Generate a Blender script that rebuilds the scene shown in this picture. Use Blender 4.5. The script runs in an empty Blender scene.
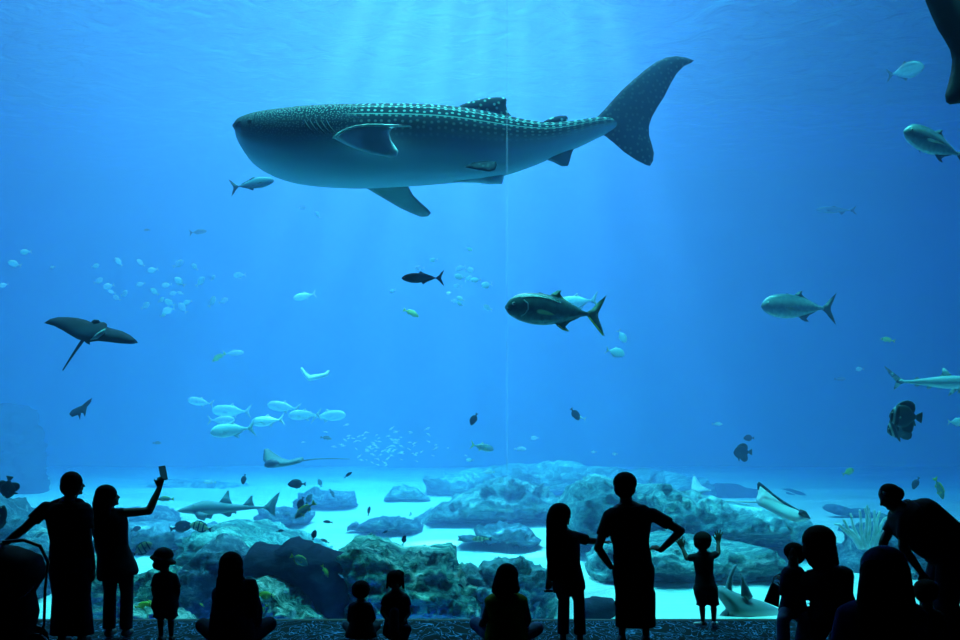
import bpy, bmesh, math, random
from mathutils import Vector, Matrix, Euler, noise
from mathutils.geometry import delaunay_2d_cdt

sc = bpy.context.scene
C = sc.collection
RAD = math.radians
EYE = 1.7          # camera height
GLASS = 10.74      # distance of the acrylic window


def P(px, py, Y):
    """point at distance Y that the camera sees at pixel px, py"""
    return Vector(((px - 480) / 960 * Y, Y, EYE - (py - 468) / 960 * Y))


def floor_z(Y):
    return 0.05 * (Y - GLASS)


def row_Y(r):
    """distance at which the seabed is seen at picture row r"""
    return 2.237 / (0.05 + (r - 468) / 960)


# ------------------------------------------------------------------ tagging
def tag(o, label=None, cat=None, group=None, kind=None):
    if label: o['label'] = label
    if cat: o['category'] = cat
    if group: o['group'] = group
    if kind: o['kind'] = kind
    return o


def link_mesh(name, me, mats=(), parent=None):
    o = bpy.data.objects.new(name, me)
    C.objects.link(o)
    for m in mats:
        me.materials.append(m)
    if parent is not None:
        o.parent = parent
    return o


def empty(name, loc, label, cat, group=None):
    o = bpy.data.objects.new(name, None)
    o.empty_display_size = 0.1
    C.objects.link(o)
    o.location = loc
    return tag(o, label, cat, group)


def smooth(me, on=True):
    me.polygons.foreach_set('use_smooth', [on] * len(me.polygons))


# ------------------------------------------------------------------ materials
def new_mat(name):
    m = bpy.data.materials.new(name)
    m.use_nodes = True
    nt = m.node_tree
    return m, nt, nt.nodes['Principled BSDF']


def plain(name, col, rough=0.7, metal=0.0, spec=None, noise_amt=0.0, scale=8.0):
    m, nt, b = new_mat(name)
    b.inputs['Base Color'].default_value = (*col, 1)
    b.inputs['Roughness'].default_value = rough
    b.inputs['Metallic'].default_value = metal
    if spec is not None:
        b.inputs['Specular IOR Level'].default_value = spec
    if noise_amt:
        n = nt.nodes.new('ShaderNodeTexNoise'); n.inputs['Scale'].default_value = scale
        tc = nt.nodes.new('ShaderNodeTexCoord')
        nt.links.new(tc.outputs['Object'], n.inputs['Vector'])
        r = nt.nodes.new('ShaderNodeValToRGB')
        r.color_ramp.elements[0].position = 0.35; r.color_ramp.elements[1].position = 0.68
        r.color_ramp.elements[0].color = (*[c * (1 - noise_amt) for c in col], 1)
        r.color_ramp.elements[1].color = (*[min(1, c * (1 + noise_amt)) for c in col], 1)
        nt.links.new(n.outputs['Fac'], r.inputs['Fac'])
        nt.links.new(r.outputs['Color'], b.inputs['Base Color'])
    return m


def ramp(nt, stops):
    r = nt.nodes.new('ShaderNodeValToRGB')
    e = r.color_ramp.elements
    while len(e) < len(stops): e.new(0.5)
    for el, (p, c) in zip(e, stops):
        el.position = p; el.color = (*c, 1)
    return r


def fish_mat(name, back, side, belly, zr=0.14, bars=None, rough=0.35, metal=0.0, mottle=0.0):
    """fish skin: back / flank / belly colours by the fish's own height, optional cross bars along its length"""
    m, nt, b = new_mat(name)
    L = nt.links.new
    tc = nt.nodes.new('ShaderNodeTexCoord')
    sp = nt.nodes.new('ShaderNodeSeparateXYZ'); L(tc.outputs['Object'], sp.inputs[0])
    mr = nt.nodes.new('ShaderNodeMapRange'); mr.inputs[1].default_value = -zr; mr.inputs[2].default_value = zr
    L(sp.outputs['Z'], mr.inputs[0])
    r = ramp(nt, [(0.1, belly), (0.4, side), (0.68, side), (0.9, back)])
    L(mr.outputs[0], r.inputs['Fac'])
    col = r.outputs['Color']
    if mottle:
        n = nt.nodes.new('ShaderNodeTexNoise'); n.inputs['Scale'].default_value = 22; n.inputs['Detail'].default_value = 4
        L(tc.outputs['Object'], n.inputs['Vector'])
        mx = nt.nodes.new('ShaderNodeMix'); mx.data_type = 'RGBA'; mx.blend_type = 'MULTIPLY'
        mx.inputs['Factor'].default_value = mottle
        rr = ramp(nt, [(0.38, (0.25, 0.25, 0.25)), (0.62, (1, 1, 1))])
        L(n.outputs['Fac'], rr.inputs['Fac'])
        L(col, mx.inputs['A']); L(rr.outputs['Color'], mx.inputs['B'])
        col = mx.outputs['Result']
    if bars:
        for (x0, w, bc) in bars:
            a = nt.nodes.new('ShaderNodeMath'); a.operation = 'SUBTRACT'; L(sp.outputs['X'], a.inputs[0]); a.inputs[1].default_value = x0 - 0.5
            ab = nt.nodes.new('ShaderNodeMath'); ab.operation = 'ABSOLUTE'; L(a.outputs[0], ab.inputs[0])
            mm = nt.nodes.new('ShaderNodeMapRange'); mm.inputs[1].default_value = w * 0.6; mm.inputs[2].default_value = w * 0.4
            L(ab.outputs[0], mm.inputs[0])
            mx = nt.nodes.new('ShaderNodeMix'); mx.data_type = 'RGBA'
            L(mm.outputs[0], mx.inputs['Factor']); L(col, mx.inputs['A']); mx.inputs['B'].default_value = (*bc, 1)
            col = mx.outputs['Result']
    L(col, b.inputs['Base Color'])
    b.inputs['Roughness'].default_value = rough
    b.inputs['Metallic'].default_value = metal
    return m


def rock_mat(name, dark, mid, light, scale=1.6, lo=0.42, hi=0.62, bump=0.5):
    m, nt, b = new_mat(name)
    L = nt.links.new
    tc = nt.nodes.new('ShaderNodeTexCoord')
    n1 = nt.nodes.new('ShaderNodeTexNoise'); n1.inputs['Scale'].default_value = scale; n1.inputs['Detail'].default_value = 8; n1.inputs['Roughness'].default_value = 0.68
    n1.inputs['Distortion'].default_value = 0.6
    n2 = nt.nodes.new('ShaderNodeTexNoise'); n2.inputs['Scale'].default_value = scale * 6; n2.inputs['Detail'].default_value = 6; n2.inputs['Roughness'].default_value = 0.7
    mp = nt.nodes.new('ShaderNodeMapping'); mp.inputs['Rotation'].default_value = (0, RAD(25), 0); mp.inputs['Scale'].default_value = (0.55, 1, 1.5)
    L(tc.outputs['Object'], mp.inputs[0])
    for n in (n1, n2): L(mp.outputs[0], n.inputs['Vector'])
    ad = nt.nodes.new('ShaderNodeMath'); ad.operation = 'MULTIPLY_ADD'; L(n2.outputs['Fac'], ad.inputs[0]); ad.inputs[1].default_value = 0.45
    sb = nt.nodes.new('ShaderNodeMath'); sb.operation = 'SUBTRACT'; L(n1.outputs['Fac'], sb.inputs[0]); sb.inputs[1].default_value = 0.225
    L(sb.outputs[0], ad.inputs[2])
    r = ramp(nt, [(lo - 0.08, dark), (0.5 * (lo + hi), mid), (hi + 0.04, light)])
    L(ad.outputs[0], r.inputs['Fac']); L(r.outputs['Color'], b.inputs['Base Color'])
    bp = nt.nodes.new('ShaderNodeBump'); bp.inputs['Strength'].default_value = bump; bp.inputs['Distance'].default_value = 0.12
    L(ad.outputs[0], bp.inputs['Height']); L(bp.outputs[0], b.inputs['Normal'])
    b.inputs['Roughness'].default_value = 0.9
    b.inputs['Specular IOR Level'].default_value = 0.1
    return m


# ------------------------------------------------------------------ mesh makers
def inflate(outline, thick, grid, place, expo=0.5, reach=None, jitter=0.0, seed=0, side_mats=False):
    """A solid from a closed outline: outline and inner grid points triangulated, two skins meeting at the outline, bulging by THICK.
    place(x, z, t) turns outline coordinates and a signed depth into a point."""
    rnd = random.Random(seed)
    pts = [Vector((p[0], p[1])) for p in outline]
    # subdivide long outline edges
    fine = []
    n = len(pts)
    for i in range(n):
        a, b = pts[i], pts[(i + 1) % n]
        k = max(1, int((b - a).length / grid))
        for j in range(k):
            fine.append(a.lerp(b, j / k))
    nb = len(fine)
    def dist(p):
        best = 1e9
        for i in range(n):
            a, b = pts[i], pts[(i + 1) % n]
            ab = b - a
            t = max(0, min(1, (p - a).dot(ab) / max(ab.length_squared, 1e-12)))
            best = min(best, (p - (a + ab * t)).length)
        return best
    def inside(p):
        c = False
        j = n - 1
        for i in range(n):
            yi, yj = pts[i].y, pts[j].y
            if (yi > p.y) != (yj > p.y) and p.x < (pts[j].x - pts[i].x) * (p.y - yi) / (yj - yi) + pts[i].x:
                c = not c
            j = i
        return c
    x0 = min(p.x for p in pts); x1 = max(p.x for p in pts); y0 = min(p.y for p in pts); y1 = max(p.y for p in pts)
    inner = []
    y = y0 + grid / 2
    row = 0
    while y < y1:
        x = x0 + grid / 2 + (row % 2) * grid / 2
        while x < x1:
            p = Vector((x + rnd.uniform(-1, 1) * jitter * grid, y + rnd.uniform(-1, 1) * jitter * grid))
            if inside(p):
                d = dist(p)
                if d > grid * 0.35:
                    inner.append((p, d))
            x += grid
        y += grid * 0.866
        row += 1
    dm = max([d for _p, d in inner], default=1.0)
    if reach: dm = min(dm, reach)
    allp = fine + [p for p, _d in inner]
    hs = [0.0] * nb + [thick * (1 - (1 - min(1, d / dm)) ** 2) ** expo for _p, d in inner]
    vco, _e, faces, _ov, _oe, _of = delaunay_2d_cdt(allp, [], [list(range(nb))], 1, 1e-7)
    if len(vco) != len(allp):
        hs = [0.0 if dist(v) < 1e-5 else thick * (1 - (1 - min(1, dist(v) / dm)) ** 2) ** expo for v in vco]
    verts, front, back = [], [], []
    for v, h in zip(vco, hs):
        if h < 1e-9:
            verts.append(place(v.x, v.y, 0.0)); front.append(len(verts) - 1); back.append(len(verts) - 1)
        else:
            verts.append(place(v.x, v.y, -h)); front.append(len(verts) - 1)
            verts.append(place(v.x, v.y, h)); back.append(len(verts) - 1)
    fs = []
    for f in faces:
        fs.append([front[i] for i in f])
        if len({back[i] for i in f} & {front[i] for i in f}) == len(f):
            continue
        fs.append([back[i] for i in reversed(f)])
    return verts, fs


def mesh_from(name, verts, faces, sm=True):
    me = bpy.data.meshes.new(name)
    me.from_pydata([tuple(v) for v in verts], [], faces)
    bm = bmesh.new(); bm.from_mesh(me)
    bmesh.ops.recalc_face_normals(bm, faces=bm.faces)
    bm.to_mesh(me); bm.free()
    smooth(me, sm)
    return me


class Builder:
    """collects shapes for one mesh"""
    def __init__(s):
        s.v, s.f, s.m, s.uv = [], [], [], []

    def add(s, verts, faces, mi=0, uv=None):
        b = len(s.v)
        s.v += [Vector(v) for v in verts]
        s.f += [[b + i for i in f] for f in faces]
        s.m += [mi] * len(faces)
        s.uv += list(uv) if uv else [(0.0, 0.0)] * len(verts)

    def mesh(s, name, sm=True):
        me = bpy.data.meshes.new(name)
        me.from_pydata([tuple(v) for v in s.v], [], s.f)
        lay = me.uv_layers.new(name='UVMap')
        for l in me.loops:
            lay.data[l.index].uv = s.uv[l.vertex_index]
        me.polygons.foreach_set('material_index', s.m)
        smooth(me, sm)
        return me

    # --- closed primitives
    def rings(s, rings, mi=0, uvs=None):
        n = len(rings[0])
        v = [p for r in rings for p in r]
        f = []
        for i in range(len(rings) - 1):
            for j in range(n):
                k = (j + 1) % n
                f.append([i * n + j, i * n + k, (i + 1) * n + k, (i + 1) * n + j])
        f.append(list(range(n))[::-1])
        f.append([(len(rings) - 1) * n + j for j in range(n)])
        s.add(v, f, mi, uvs)

    def cap(s, p0, r0, p1, r1, n=12, mi=0, flat=1.0, flatdir=None):
        """tapered capsule"""
        p0, p1 = Vector(p0), Vector(p1)
        ax = p1 - p0
        if ax.length < 1e-6: ax = Vector((0, 0, 1e-4))
        L = ax.length; ax.normalize()
        ref = Vector((0, 1, 0)) if flatdir is None else Vector(flatdir)
        u = ax.cross(ref)
        if u.length < 1e-3: u = ax.cross(Vector((1, 0, 0)))
        u.normalize(); w = ax.cross(u)
        rr = []
        for a in (-80, -55, -30, 0):
            rr.append((p0 + ax * (r0 * math.sin(RAD(a))), r0 * math.cos(RAD(a))))
        for t in (0.33, 0.66):
            rr.append((p0 + ax * L * t, r0 + (r1 - r0) * t))
        for a in (0, 30, 55, 80):
            rr.append((p1 + ax * (r1 * math.sin(RAD(a))), r1 * math.cos(RAD(a))))
        s.rings([[c + (u * math.cos(2 * math.pi * j / n) + w * flat * math.sin(2 * math.pi * j / n)) * r for j in range(n)] for c, r in rr], mi)

    def tube(s, p0, r0, p1, r1, n=14, mi=0):
        p0, p1 = Vector(p0), Vector(p1); ax = (p1 - p0).normalized()
        u = ax.cross(Vector((0, 1, 0)))
        if u.length < 1e-3: u = ax.cross(Vector((1, 0, 0)))
        u.normalize(); w = ax.cross(u)
        s.rings([[p0.lerp(p1, t) + (u * math.cos(2 * math.pi * j / n) + w * math.sin(2 * math.pi * j / n)) * (r0 + (r1 - r0) * t) for j in range(n)] for t in (0, .5, 1)], mi)

    def chain(s, pts, rad, **k):
        for a, b, r0, r1 in zip(pts, pts[1:], rad, rad[1:]):
            s.cap(a, r0, b, r1, **k)

    def ell(s, c, r, rot=None, n=16, mi=0):
        c = Vector(c); M = rot.to_matrix() if rot else Matrix.Identity(3)
        rings = []
        for i in range(1, n // 2 + 1):
            t = math.pi * (i - 0.5) / (n // 2) - math.pi / 2
            rings.append([c + M @ Vector((r[0] * math.cos(t) * math.cos(2 * math.pi * j / n), r[1] * math.cos(t) * math.sin(2 * math.pi * j / n), r[2] * math.sin(t))) for j in range(n)])
        s.rings(rings, mi)

    def oval(s, secs, n=20, mi=0):
        """secs: (centre, right vector half-width, depth vector half-depth)"""
        s.rings([[Vector(c) + Vector(a) * math.cos(2 * math.pi * j / n) + Vector(b) * math.sin(2 * math.pi * j / n) for j in range(n)] for c, a, b in secs], mi)

    def box(s, lo, hi, mi=0):
        x0, y0, z0 = lo; x1, y1, z1 = hi
        v = [(x0, y0, z0), (x1, y0, z0), (x1, y1, z0), (x0, y1, z0), (x0, y0, z1), (x1, y0, z1), (x1, y1, z1), (x0, y1, z1)]
        s.add(v, [[0, 3, 2, 1], [4, 5, 6, 7], [0, 1, 5, 4], [1, 2, 6, 5], [2, 3, 7, 6], [3, 0, 4, 7]], mi)

    def remeshed(s, name, vox=0.008, it=3):
        """one continuous skin round all the shapes"""
        me = bpy.data.meshes.new(name)
        me.from_pydata([tuple(v) for v in s.v], [], s.f)
        bm = bmesh.new(); bm.from_mesh(me); bmesh.ops.recalc_face_normals(bm, faces=bm.faces); bm.to_mesh(me); bm.free()
        o = bpy.data.objects.new(name, me); C.objects.link(o)
        md = o.modifiers.new('r', 'REMESH'); md.mode = 'VOXEL'; md.voxel_size = vox
        if it:
            sm_ = o.modifiers.new('s', 'SMOOTH'); sm_.iterations = it; sm_.factor = 0.5
        dg = bpy.context.evaluated_depsgraph_get()
        out = bpy.data.meshes.new_from_object(o.evaluated_get(dg))
        bpy.data.objects.remove(o); bpy.data.meshes.remove(me)
        out.name = name
        smooth(out)
        return out


def interp(prof, x):
    """smooth interpolation of a profile table"""
    n = len(prof)
    if x <= prof[0][0]: return prof[0][1:]
    if x >= prof[-1][0]: return prof[-1][1:]
    for i in range(n - 1):
        if prof[i][0] <= x <= prof[i + 1][0]:
            break
    a, b = prof[i], prof[i + 1]
    p0 = prof[max(0, i - 1)]; p3 = prof[min(n - 1, i + 2)]
    h = b[0] - a[0]; t = (x - a[0]) / h
    out = []
    for k in range(1, len(a)):
        m0 = (b[k] - p0[k]) / max(b[0] - p0[0], 1e-9) * h
        m1 = (p3[k] - a[k]) / max(p3[0] - a[0], 1e-9) * h
        t2, t3 = t * t, t * t * t
        out.append((2 * t3 - 3 * t2 + 1) * a[k] + (t3 - 2 * t2 + t) * m0 + (-2 * t3 + 3 * t2) * b[k] + (t3 - t2) * m1)
    return out


# ================================================================== CAMERA, WATER, ROOM
cam = bpy.data.cameras.new('camera'); cam_o = bpy.data.objects.new('camera', cam); C.objects.link(cam_o)
cam.sensor_width = 36; cam.lens = 36; cam.shift_y = 148 / 960; cam.clip_end = 400
cam_o.location = (0, 0, EYE); cam_o.rotation_euler = (math.pi / 2, 0, 0)
sc.camera = cam_o
sc.view_settings.view_transform = 'Standard'; sc.view_settings.look = 'None'
sc.view_settings.exposure = -0.2; sc.view_settings.gamma = 1.0; sc.view_settings.use_curve_mapping = False
sc.cycles.use_denoising = True
sc.cycles.volume_bounces = 1
sc.cycles.max_bounces = 6; sc.cycles.diffuse_bounces = 2; sc.cycles.glossy_bounces = 2; sc.cycles.transparent_max_bounces = 12
sc.cycles.sample_clamp_indirect = 4.0
sc.cycles.caustics_reflective = False; sc.cycles.caustics_refractive = False

TX, TY0, TY1, TZ = 24.0, GLASS + 0.10, 46.0, 14.0

m_water = bpy.data.materials.new('sea_water'); m_water.use_nodes = True
nt = m_water.node_tree; nt.nodes.clear()
o_ = nt.nodes.new('ShaderNodeOutputMaterial'); s_ = nt.nodes.new('ShaderNodeVolumeScatter'); a_ = nt.nodes.new('ShaderNodeVolumeAbsorption'); ad_ = nt.nodes.new('ShaderNodeAddShader')
s_.inputs['Color'].default_value = (.42, .50, 1, 1); s_.inputs['Density'].default_value = .046; s_.inputs['Anisotropy'].default_value = 0.15
a_.inputs['Color'].default_value = (0, .72, .97, 1); a_.inputs['Density'].default_value = .11
nt.links.new(s_.outputs[0], ad_.inputs[0]); nt.links.new(a_.outputs[0], ad_.inputs[1]); nt.links.new(ad_.outputs[0], o_.inputs['Volume'])


def struct_box(name, lo, hi, m):
    b = Builder(); b.box(lo, hi)
    o = link_mesh(name, b.mesh(name, False), [m])
    return tag(o, kind='structure')


struct_box('tank_water', (-TX + .01, TY0, -.6), (TX - .01, TY1 - .01, TZ - .02), m_water)

m_tankwall = plain('tank_wall_blue', (.03, .16, .30), .9, noise_amt=.3, scale=.6)
struct_box('wall_tank_back', (-TX, TY1, -1), (TX, TY1 + .3, 16), m_tankwall)
struct_box('wall_tank_left', (-TX - .3, GLASS, -1), (-TX, TY1, 16), m_tankwall)
struct_box('wall_tank_right', (TX, GLASS, -1), (TX + .3, TY1, 16), m_tankwall)

# seabed of pale sand, rising away from the window, with low drifts
m_sand, nt, b_ = new_mat('pale_sand')
tc = nt.nodes.new('ShaderNodeTexCoord')
n_ = nt.nodes.new('ShaderNodeTexNoise'); n_.inputs['Scale'].default_value = 0.7; n_.inputs['Detail'].default_value = 6
mp = nt.nodes.new('ShaderNodeMapping'); mp.inputs['Scale'].default_value = (0.35, 1.3, 1)
nt.links.new(tc.outputs['Object'], mp.inputs[0]); nt.links.new(mp.outputs[0], n_.inputs['Vector'])
r_ = ramp(nt, [(.35, (.62, .74, .62)), (.6, (.82, .95, .82))])
nt.links.new(n_.outputs['Fac'], r_.inputs['Fac']); nt.links.new(r_.outputs['Color'], b_.inputs['Base Color'])
w_ = nt.nodes.new('ShaderNodeTexWave'); w_.inputs['Scale'].default_value = 1.6; w_.inputs['Distortion'].default_value = 5; w_.inputs['Detail'].default_value = 3; w_.bands_direction = 'Y'
nt.links.new(tc.outputs['Object'], w_.inputs['Vector'])
bp = nt.nodes.new('ShaderNodeBump'); bp.inputs['Strength'].default_value = .25; bp.inputs['Distance'].default_value = .04
nt.links.new(w_.outputs['Fac'], bp.inputs['Height']); nt.links.new(bp.outputs[0], b_.inputs['Normal'])
b_.inputs['Roughness'].default_value = .95
vs, fs = [], []
NX, NY = 110, 70
for j in range(NY + 1):
    for i in range(NX + 1):
        x = -TX + 2 * TX * i / NX; y = GLASS + .05 + (TY1 - GLASS - .05) * (j / NY) ** 1.6
        k = min(1, (y - GLASS) / 4)
        dip = -.62 * max(0, min(1, (13.6 - y) / 1.6)) * max(0, min(1, (1.6 - x) / .8))
        vs.append((x, y, floor_z(y) + dip + k * (0.16 * noise.noise(Vector((x * .22, y * .35, 3))) + .05 * noise.noise(Vector((x * .8, y * 1.3, 7))))))
for j in range(NY):
    for i in range(NX):
        a = j * (NX + 1) + i
        fs.append([a, a + 1, a + NX + 2, a + NX + 1])
tag(link_mesh('floor_seabed', mesh_from('floor_seabed', vs, fs), [m_sand]), kind='structure')

# rippled water surface overhead
m_surf = bpy.data.materials.new('water_surface'); m_surf.use_nodes = True
nt = m_surf.node_tree; nt.nodes.clear()
o_ = nt.nodes.new('ShaderNodeOutputMaterial'); t_ = nt.nodes.new('ShaderNodeBsdfTransparent'); g_ = nt.nodes.new('ShaderNodeBsdfGlossy'); mx = nt.nodes.new('ShaderNodeMixShader')
g_.inputs['Roughness'].default_value = .12; 
lw = nt.nodes.new('ShaderNodeLayerWeight'); mr_ = nt.nodes.new('ShaderNodeMapRange'); mr_.inputs[1].default_value = .28; mr_.inputs[2].default_value = .5; mr_.inputs[3].default_value = .04; mr_.inputs[4].default_value = .97
nt.links.new(lw.outputs['Facing'], mr_.inputs[0]); nt.links.new(mr_.outputs[0], mx.inputs[0])
tc = nt.nodes.new('ShaderNodeTexCoord'); n_ = nt.nodes.new('ShaderNodeTexNoise'); n_.inputs['Scale'].default_value = 1.1; n_.inputs['Detail'].default_value = 4; n_.inputs['Distortion'].default_value = 1.2
bp = nt.nodes.new('ShaderNodeBump'); bp.inputs['Strength'].default_value = .9; bp.inputs['Distance'].default_value = .25
nt.links.new(tc.outputs['Object'], n_.inputs['Vector']); nt.links.new(n_.outputs['Fac'], bp.inputs['Height']); nt.links.new(bp.outputs[0], g_.inputs['Normal'])
nt.links.new(t_.outputs[0], mx.inputs[1]); nt.links.new(g_.outputs[0], mx.inputs[2]); nt.links.new(mx.outputs[0], o_.inputs['Surface'])
tag(link_mesh('ceiling_water_surface', mesh_from('ceiling_water_surface', [(-TX, GLASS, TZ), (TX, GLASS, TZ), (TX, TY1, TZ), (-TX, TY1, TZ)], [[0, 3, 2, 1]]), [m_surf]), kind='structure')

# acrylic window: two panes and the bonded joint between them
m_acr = bpy.data.materials.new('acrylic'); m_acr.use_nodes = True
nt = m_acr.node_tree; nt.nodes.clear()
o_ = nt.nodes.new('ShaderNodeOutputMaterial'); t_ = nt.nodes.new('ShaderNodeBsdfTransparent'); g_ = nt.nodes.new('ShaderNodeBsdfGlossy'); mx = nt.nodes.new('ShaderNodeMixShader')
g_.inputs['Roughness'].default_value = .02; mx.inputs[0].default_value = .03
nt.links.new(t_.outputs[0], mx.inputs[1]); nt.links.new(g_.outputs[0], mx.inputs[2]); nt.links.new(mx.outputs[0], o_.inputs['Surface'])
m_joint = bpy.data.materials.new('acrylic_joint'); m_joint.use_nodes = True
nt = m_joint.node_tree; nt.nodes.clear()
o_ = nt.nodes.new('ShaderNodeOutputMaterial'); t_ = nt.nodes.new('ShaderNodeBsdfTransparent'); g_ = nt.nodes.new('ShaderNodeBsdfTranslucent'); mx = nt.nodes.new('ShaderNodeMixShader')
g_.inputs['Color'].default_value = (.8, .95, 1, 1); mx.inputs[0].default_value = .16
nt.links.new(t_.outputs[0], mx.inputs[1]); nt.links.new(g_.outputs[0], mx.inputs[2]); nt.links.new(mx.outputs[0], o_.inputs['Surface'])
XJ = P(507, 300, GLASS).x
WX = 10.0
win = bpy.data.objects.new('window_1', None); C.objects.link(win); win.location = (0, GLASS, 0); tag(win, kind='structure')
for (xa, xb) in ((-WX, XJ - .008), (XJ + .008, WX)):
    vs = [(xa, 0, 0), (xb, 0, 0), (xb, 0, 7.2), (xa, 0, 7.2)]
    link_mesh('pane', mesh_from('pane', vs, [[0, 1, 2, 3]], False), [m_acr], win)
link_mesh('joint', mesh_from('joint', [(XJ - .008, 0, 0), (XJ + .008, 0, 0), (XJ + .008, 0, 7.2), (XJ - .008, 0, 7.2)], [[0, 1, 2, 3]], False), [m_joint], win)

# dark gallery
m_dark = plain('gallery_black', (.012, .012, .014), .8)
m_carpet, nt, b_ = new_mat('squiggle_floor')
tc = nt.nodes.new('ShaderNodeTexCoord')
mp = nt.nodes.new('ShaderNodeMapping'); mp.inputs['Scale'].default_value = (1, .33, 1)
n_ = nt.nodes.new('ShaderNodeTexNoise'); n_.inputs['Scale'].default_value = 4.2; n_.inputs['Detail'].default_value = 1.5; n_.inputs['Distortion'].default_value = 2.3
nt.links.new(tc.outputs['Object'], mp.inputs[0]); nt.links.new(mp.outputs[0], n_.inputs['Vector'])
k_ = (.002, .003, .005); bl_ = (.05, .15, .30)
r_ = ramp(nt, [(.43, k_), (.45, bl_), (.47, k_), (.57, k_), (.585, bl_), (.60, k_)])
nt.links.new(n_.outputs['Fac'], r_.inputs['Fac']); nt.links.new(r_.outputs['Color'], b_.inputs['Base Color'])
b_.inputs['Roughness'].default_value = .9; b_.inputs['Specular IOR Level'].default_value = .05
struct_box('floor', (-12, -4, -.3), (12, GLASS - .06, 0), m_carpet)
struct_box('ceiling', (-12, -4, 9.4), (12, GLASS - .0, 9.6), m_dark)
struct_box('wall_left', (-12.2, -4, 0), (-12, GLASS, 9.4), m_dark)
struct_box('wall_right', (12, -4, 0), (12.2, GLASS, 9.4), m_dark)
struct_box('wall_behind_camera', (-12, -4.2, 0), (12, -4, 9.4), m_dark)
struct_box('wall_front', (-22, GLASS - .3, 7.2), (22, GLASS + .05, 16), m_dark)
struct_box('wall_front_left', (-22, GLASS - .3, -.3), (-WX, GLASS + .05, 7.2), m_dark)
struct_box('wall_front_right', (WX, GLASS - .3, -.3), (22, GLASS + .05, 7.2), m_dark)
struct_box('trim_1', (-WX, GLASS - .06, -.3), (WX, GLASS + .05, 0.005), m_dark)


# ------------------------------------------------------------------ light: skylight over the tank, added unseen lamps, blue world fill
def area(name, loc, tgt, sx, sy, power, col, spread):
    l = bpy.data.lights.new(name, 'AREA'); l.shape = 'RECTANGLE'; l.size = sx; l.size_y = sy; l.energy = power; l.color = col; l.spread = RAD(spread)
    o = bpy.data.objects.new(name, l); C.objects.link(o); o.location = loc
    o.rotation_euler = (Vector(tgt) - Vector(loc)).to_track_quat('-Z', 'Y').to_euler()
    return o


def spot(name, loc, tgt, ang, power, col, blend=.3, r=.1):
    l = bpy.data.lights.new(name, 'SPOT'); l.energy = power; l.spot_size = RAD(ang); l.spot_blend = blend; l.shadow_soft_size = r; l.color = col
    o = bpy.data.objects.new(name, l); C.objects.link(o); o.location = loc
    o.rotation_euler = (Vector(tgt) - Vector(loc)).to_track_quat('-Z', 'Y').to_euler()
    return o


LCOL = (.60, .90, .88)
area('tank_skylight', (-3.5, 26.5, 17.2), (-3.5, 27, 0), 19, 19, 5700, LCOL, 110)
# added unseen strip light, with added slabs under it shaping its light into shafts
area('added_strip_light', (.6, 27, 25), (-.6, 27, 0), .3, 15, 12500, LCOL, 100)
for k, (pa, pb, ang, pw) in enumerate([(430, 110, 7, 15), (455, 215, 6, 20), (480, 322, 5.5, 22), (500, 425, 4.5, 20), (520, 520, 4.5, 16), (545, 640, 6, 16), (565, 760, 7, 13)]):
    spot('added_shaft_spot', P(pa, -160, 17.0 + (k % 3)), P(pb, 640, 16.0 + (k % 2) * 1.5), ang + 1.5, pw * 2500, (.42, .80, 1.0), 1.0, .06)  # unseen narrow spots added to draw the light shafts
area('added_front_fill', (-1.0, 12.3, 16.0), (-1.0, 12.6, 0), 18, .8, 2000, (.16, .95, .95), 75)  # unseen fill added to brighten the near rocks and sand
m_blocker = plain('blocker_paint', (.05, .05, .055), .7)
for k, (ga, gb) in enumerate([(-75, -40), (-33, -29), (-24, -19.5), (-15.5, -13.5), (-10, -7), (-3.5, -1.5), (2, 4.5), (8, 11), (14.5, 17), (22, 75)]):  # unseen slabs added to cut the shafts and darken the sides
    zc = 19.0
    xa, xb = .6 + 6 * math.tan(RAD(ga)), .6 + 6 * math.tan(RAD(gb))
    struct_box('beam_light_blocker_%d' % (k + 1), (xa, GLASS + .3, zc), (xb, TY1 - .3, zc + .25), m_blocker)

w = bpy.data.worlds.new('world'); sc.world = w; w.use_nodes = True
w.node_tree.nodes['Background'].inputs[0].default_value = (.0, .06, 1.0, 1)
w.node_tree.nodes['Background'].inputs[1].default_value = 4.6  # added ambient fill, raised to make the edges of the water bluer

# ================================================================== REEF
RM = {
    'green': rock_mat('rock_green_algae', (.025, .09, .09), (.16, .52, .38), (.75, 1.0, .80), 1.8, .46, .58, 1.6),
    'teal': rock_mat('rock_teal', (.05, .16, .18), (.16, .42, .40), (.50, .85, .76), 1.5, .46, .60, 1.4),
    'dark': rock_mat('rock_dark', (.010, .018, .035), (.018, .030, .055), (.035, .055, .085), 1.2, .45, .7, .5),
    'rubble': rock_mat('rock_rubble', (.04, .09, .09), (.34, .55, .45), (.90, 1.0, .90), 3.2, .44, .54, 1.4),
    'blue': rock_mat('rock_blue_grey', (.05, .12, .16), (.12, .26, .32), (.45, .68, .66), 1.7, .48, .64, 1.2),
}


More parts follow.
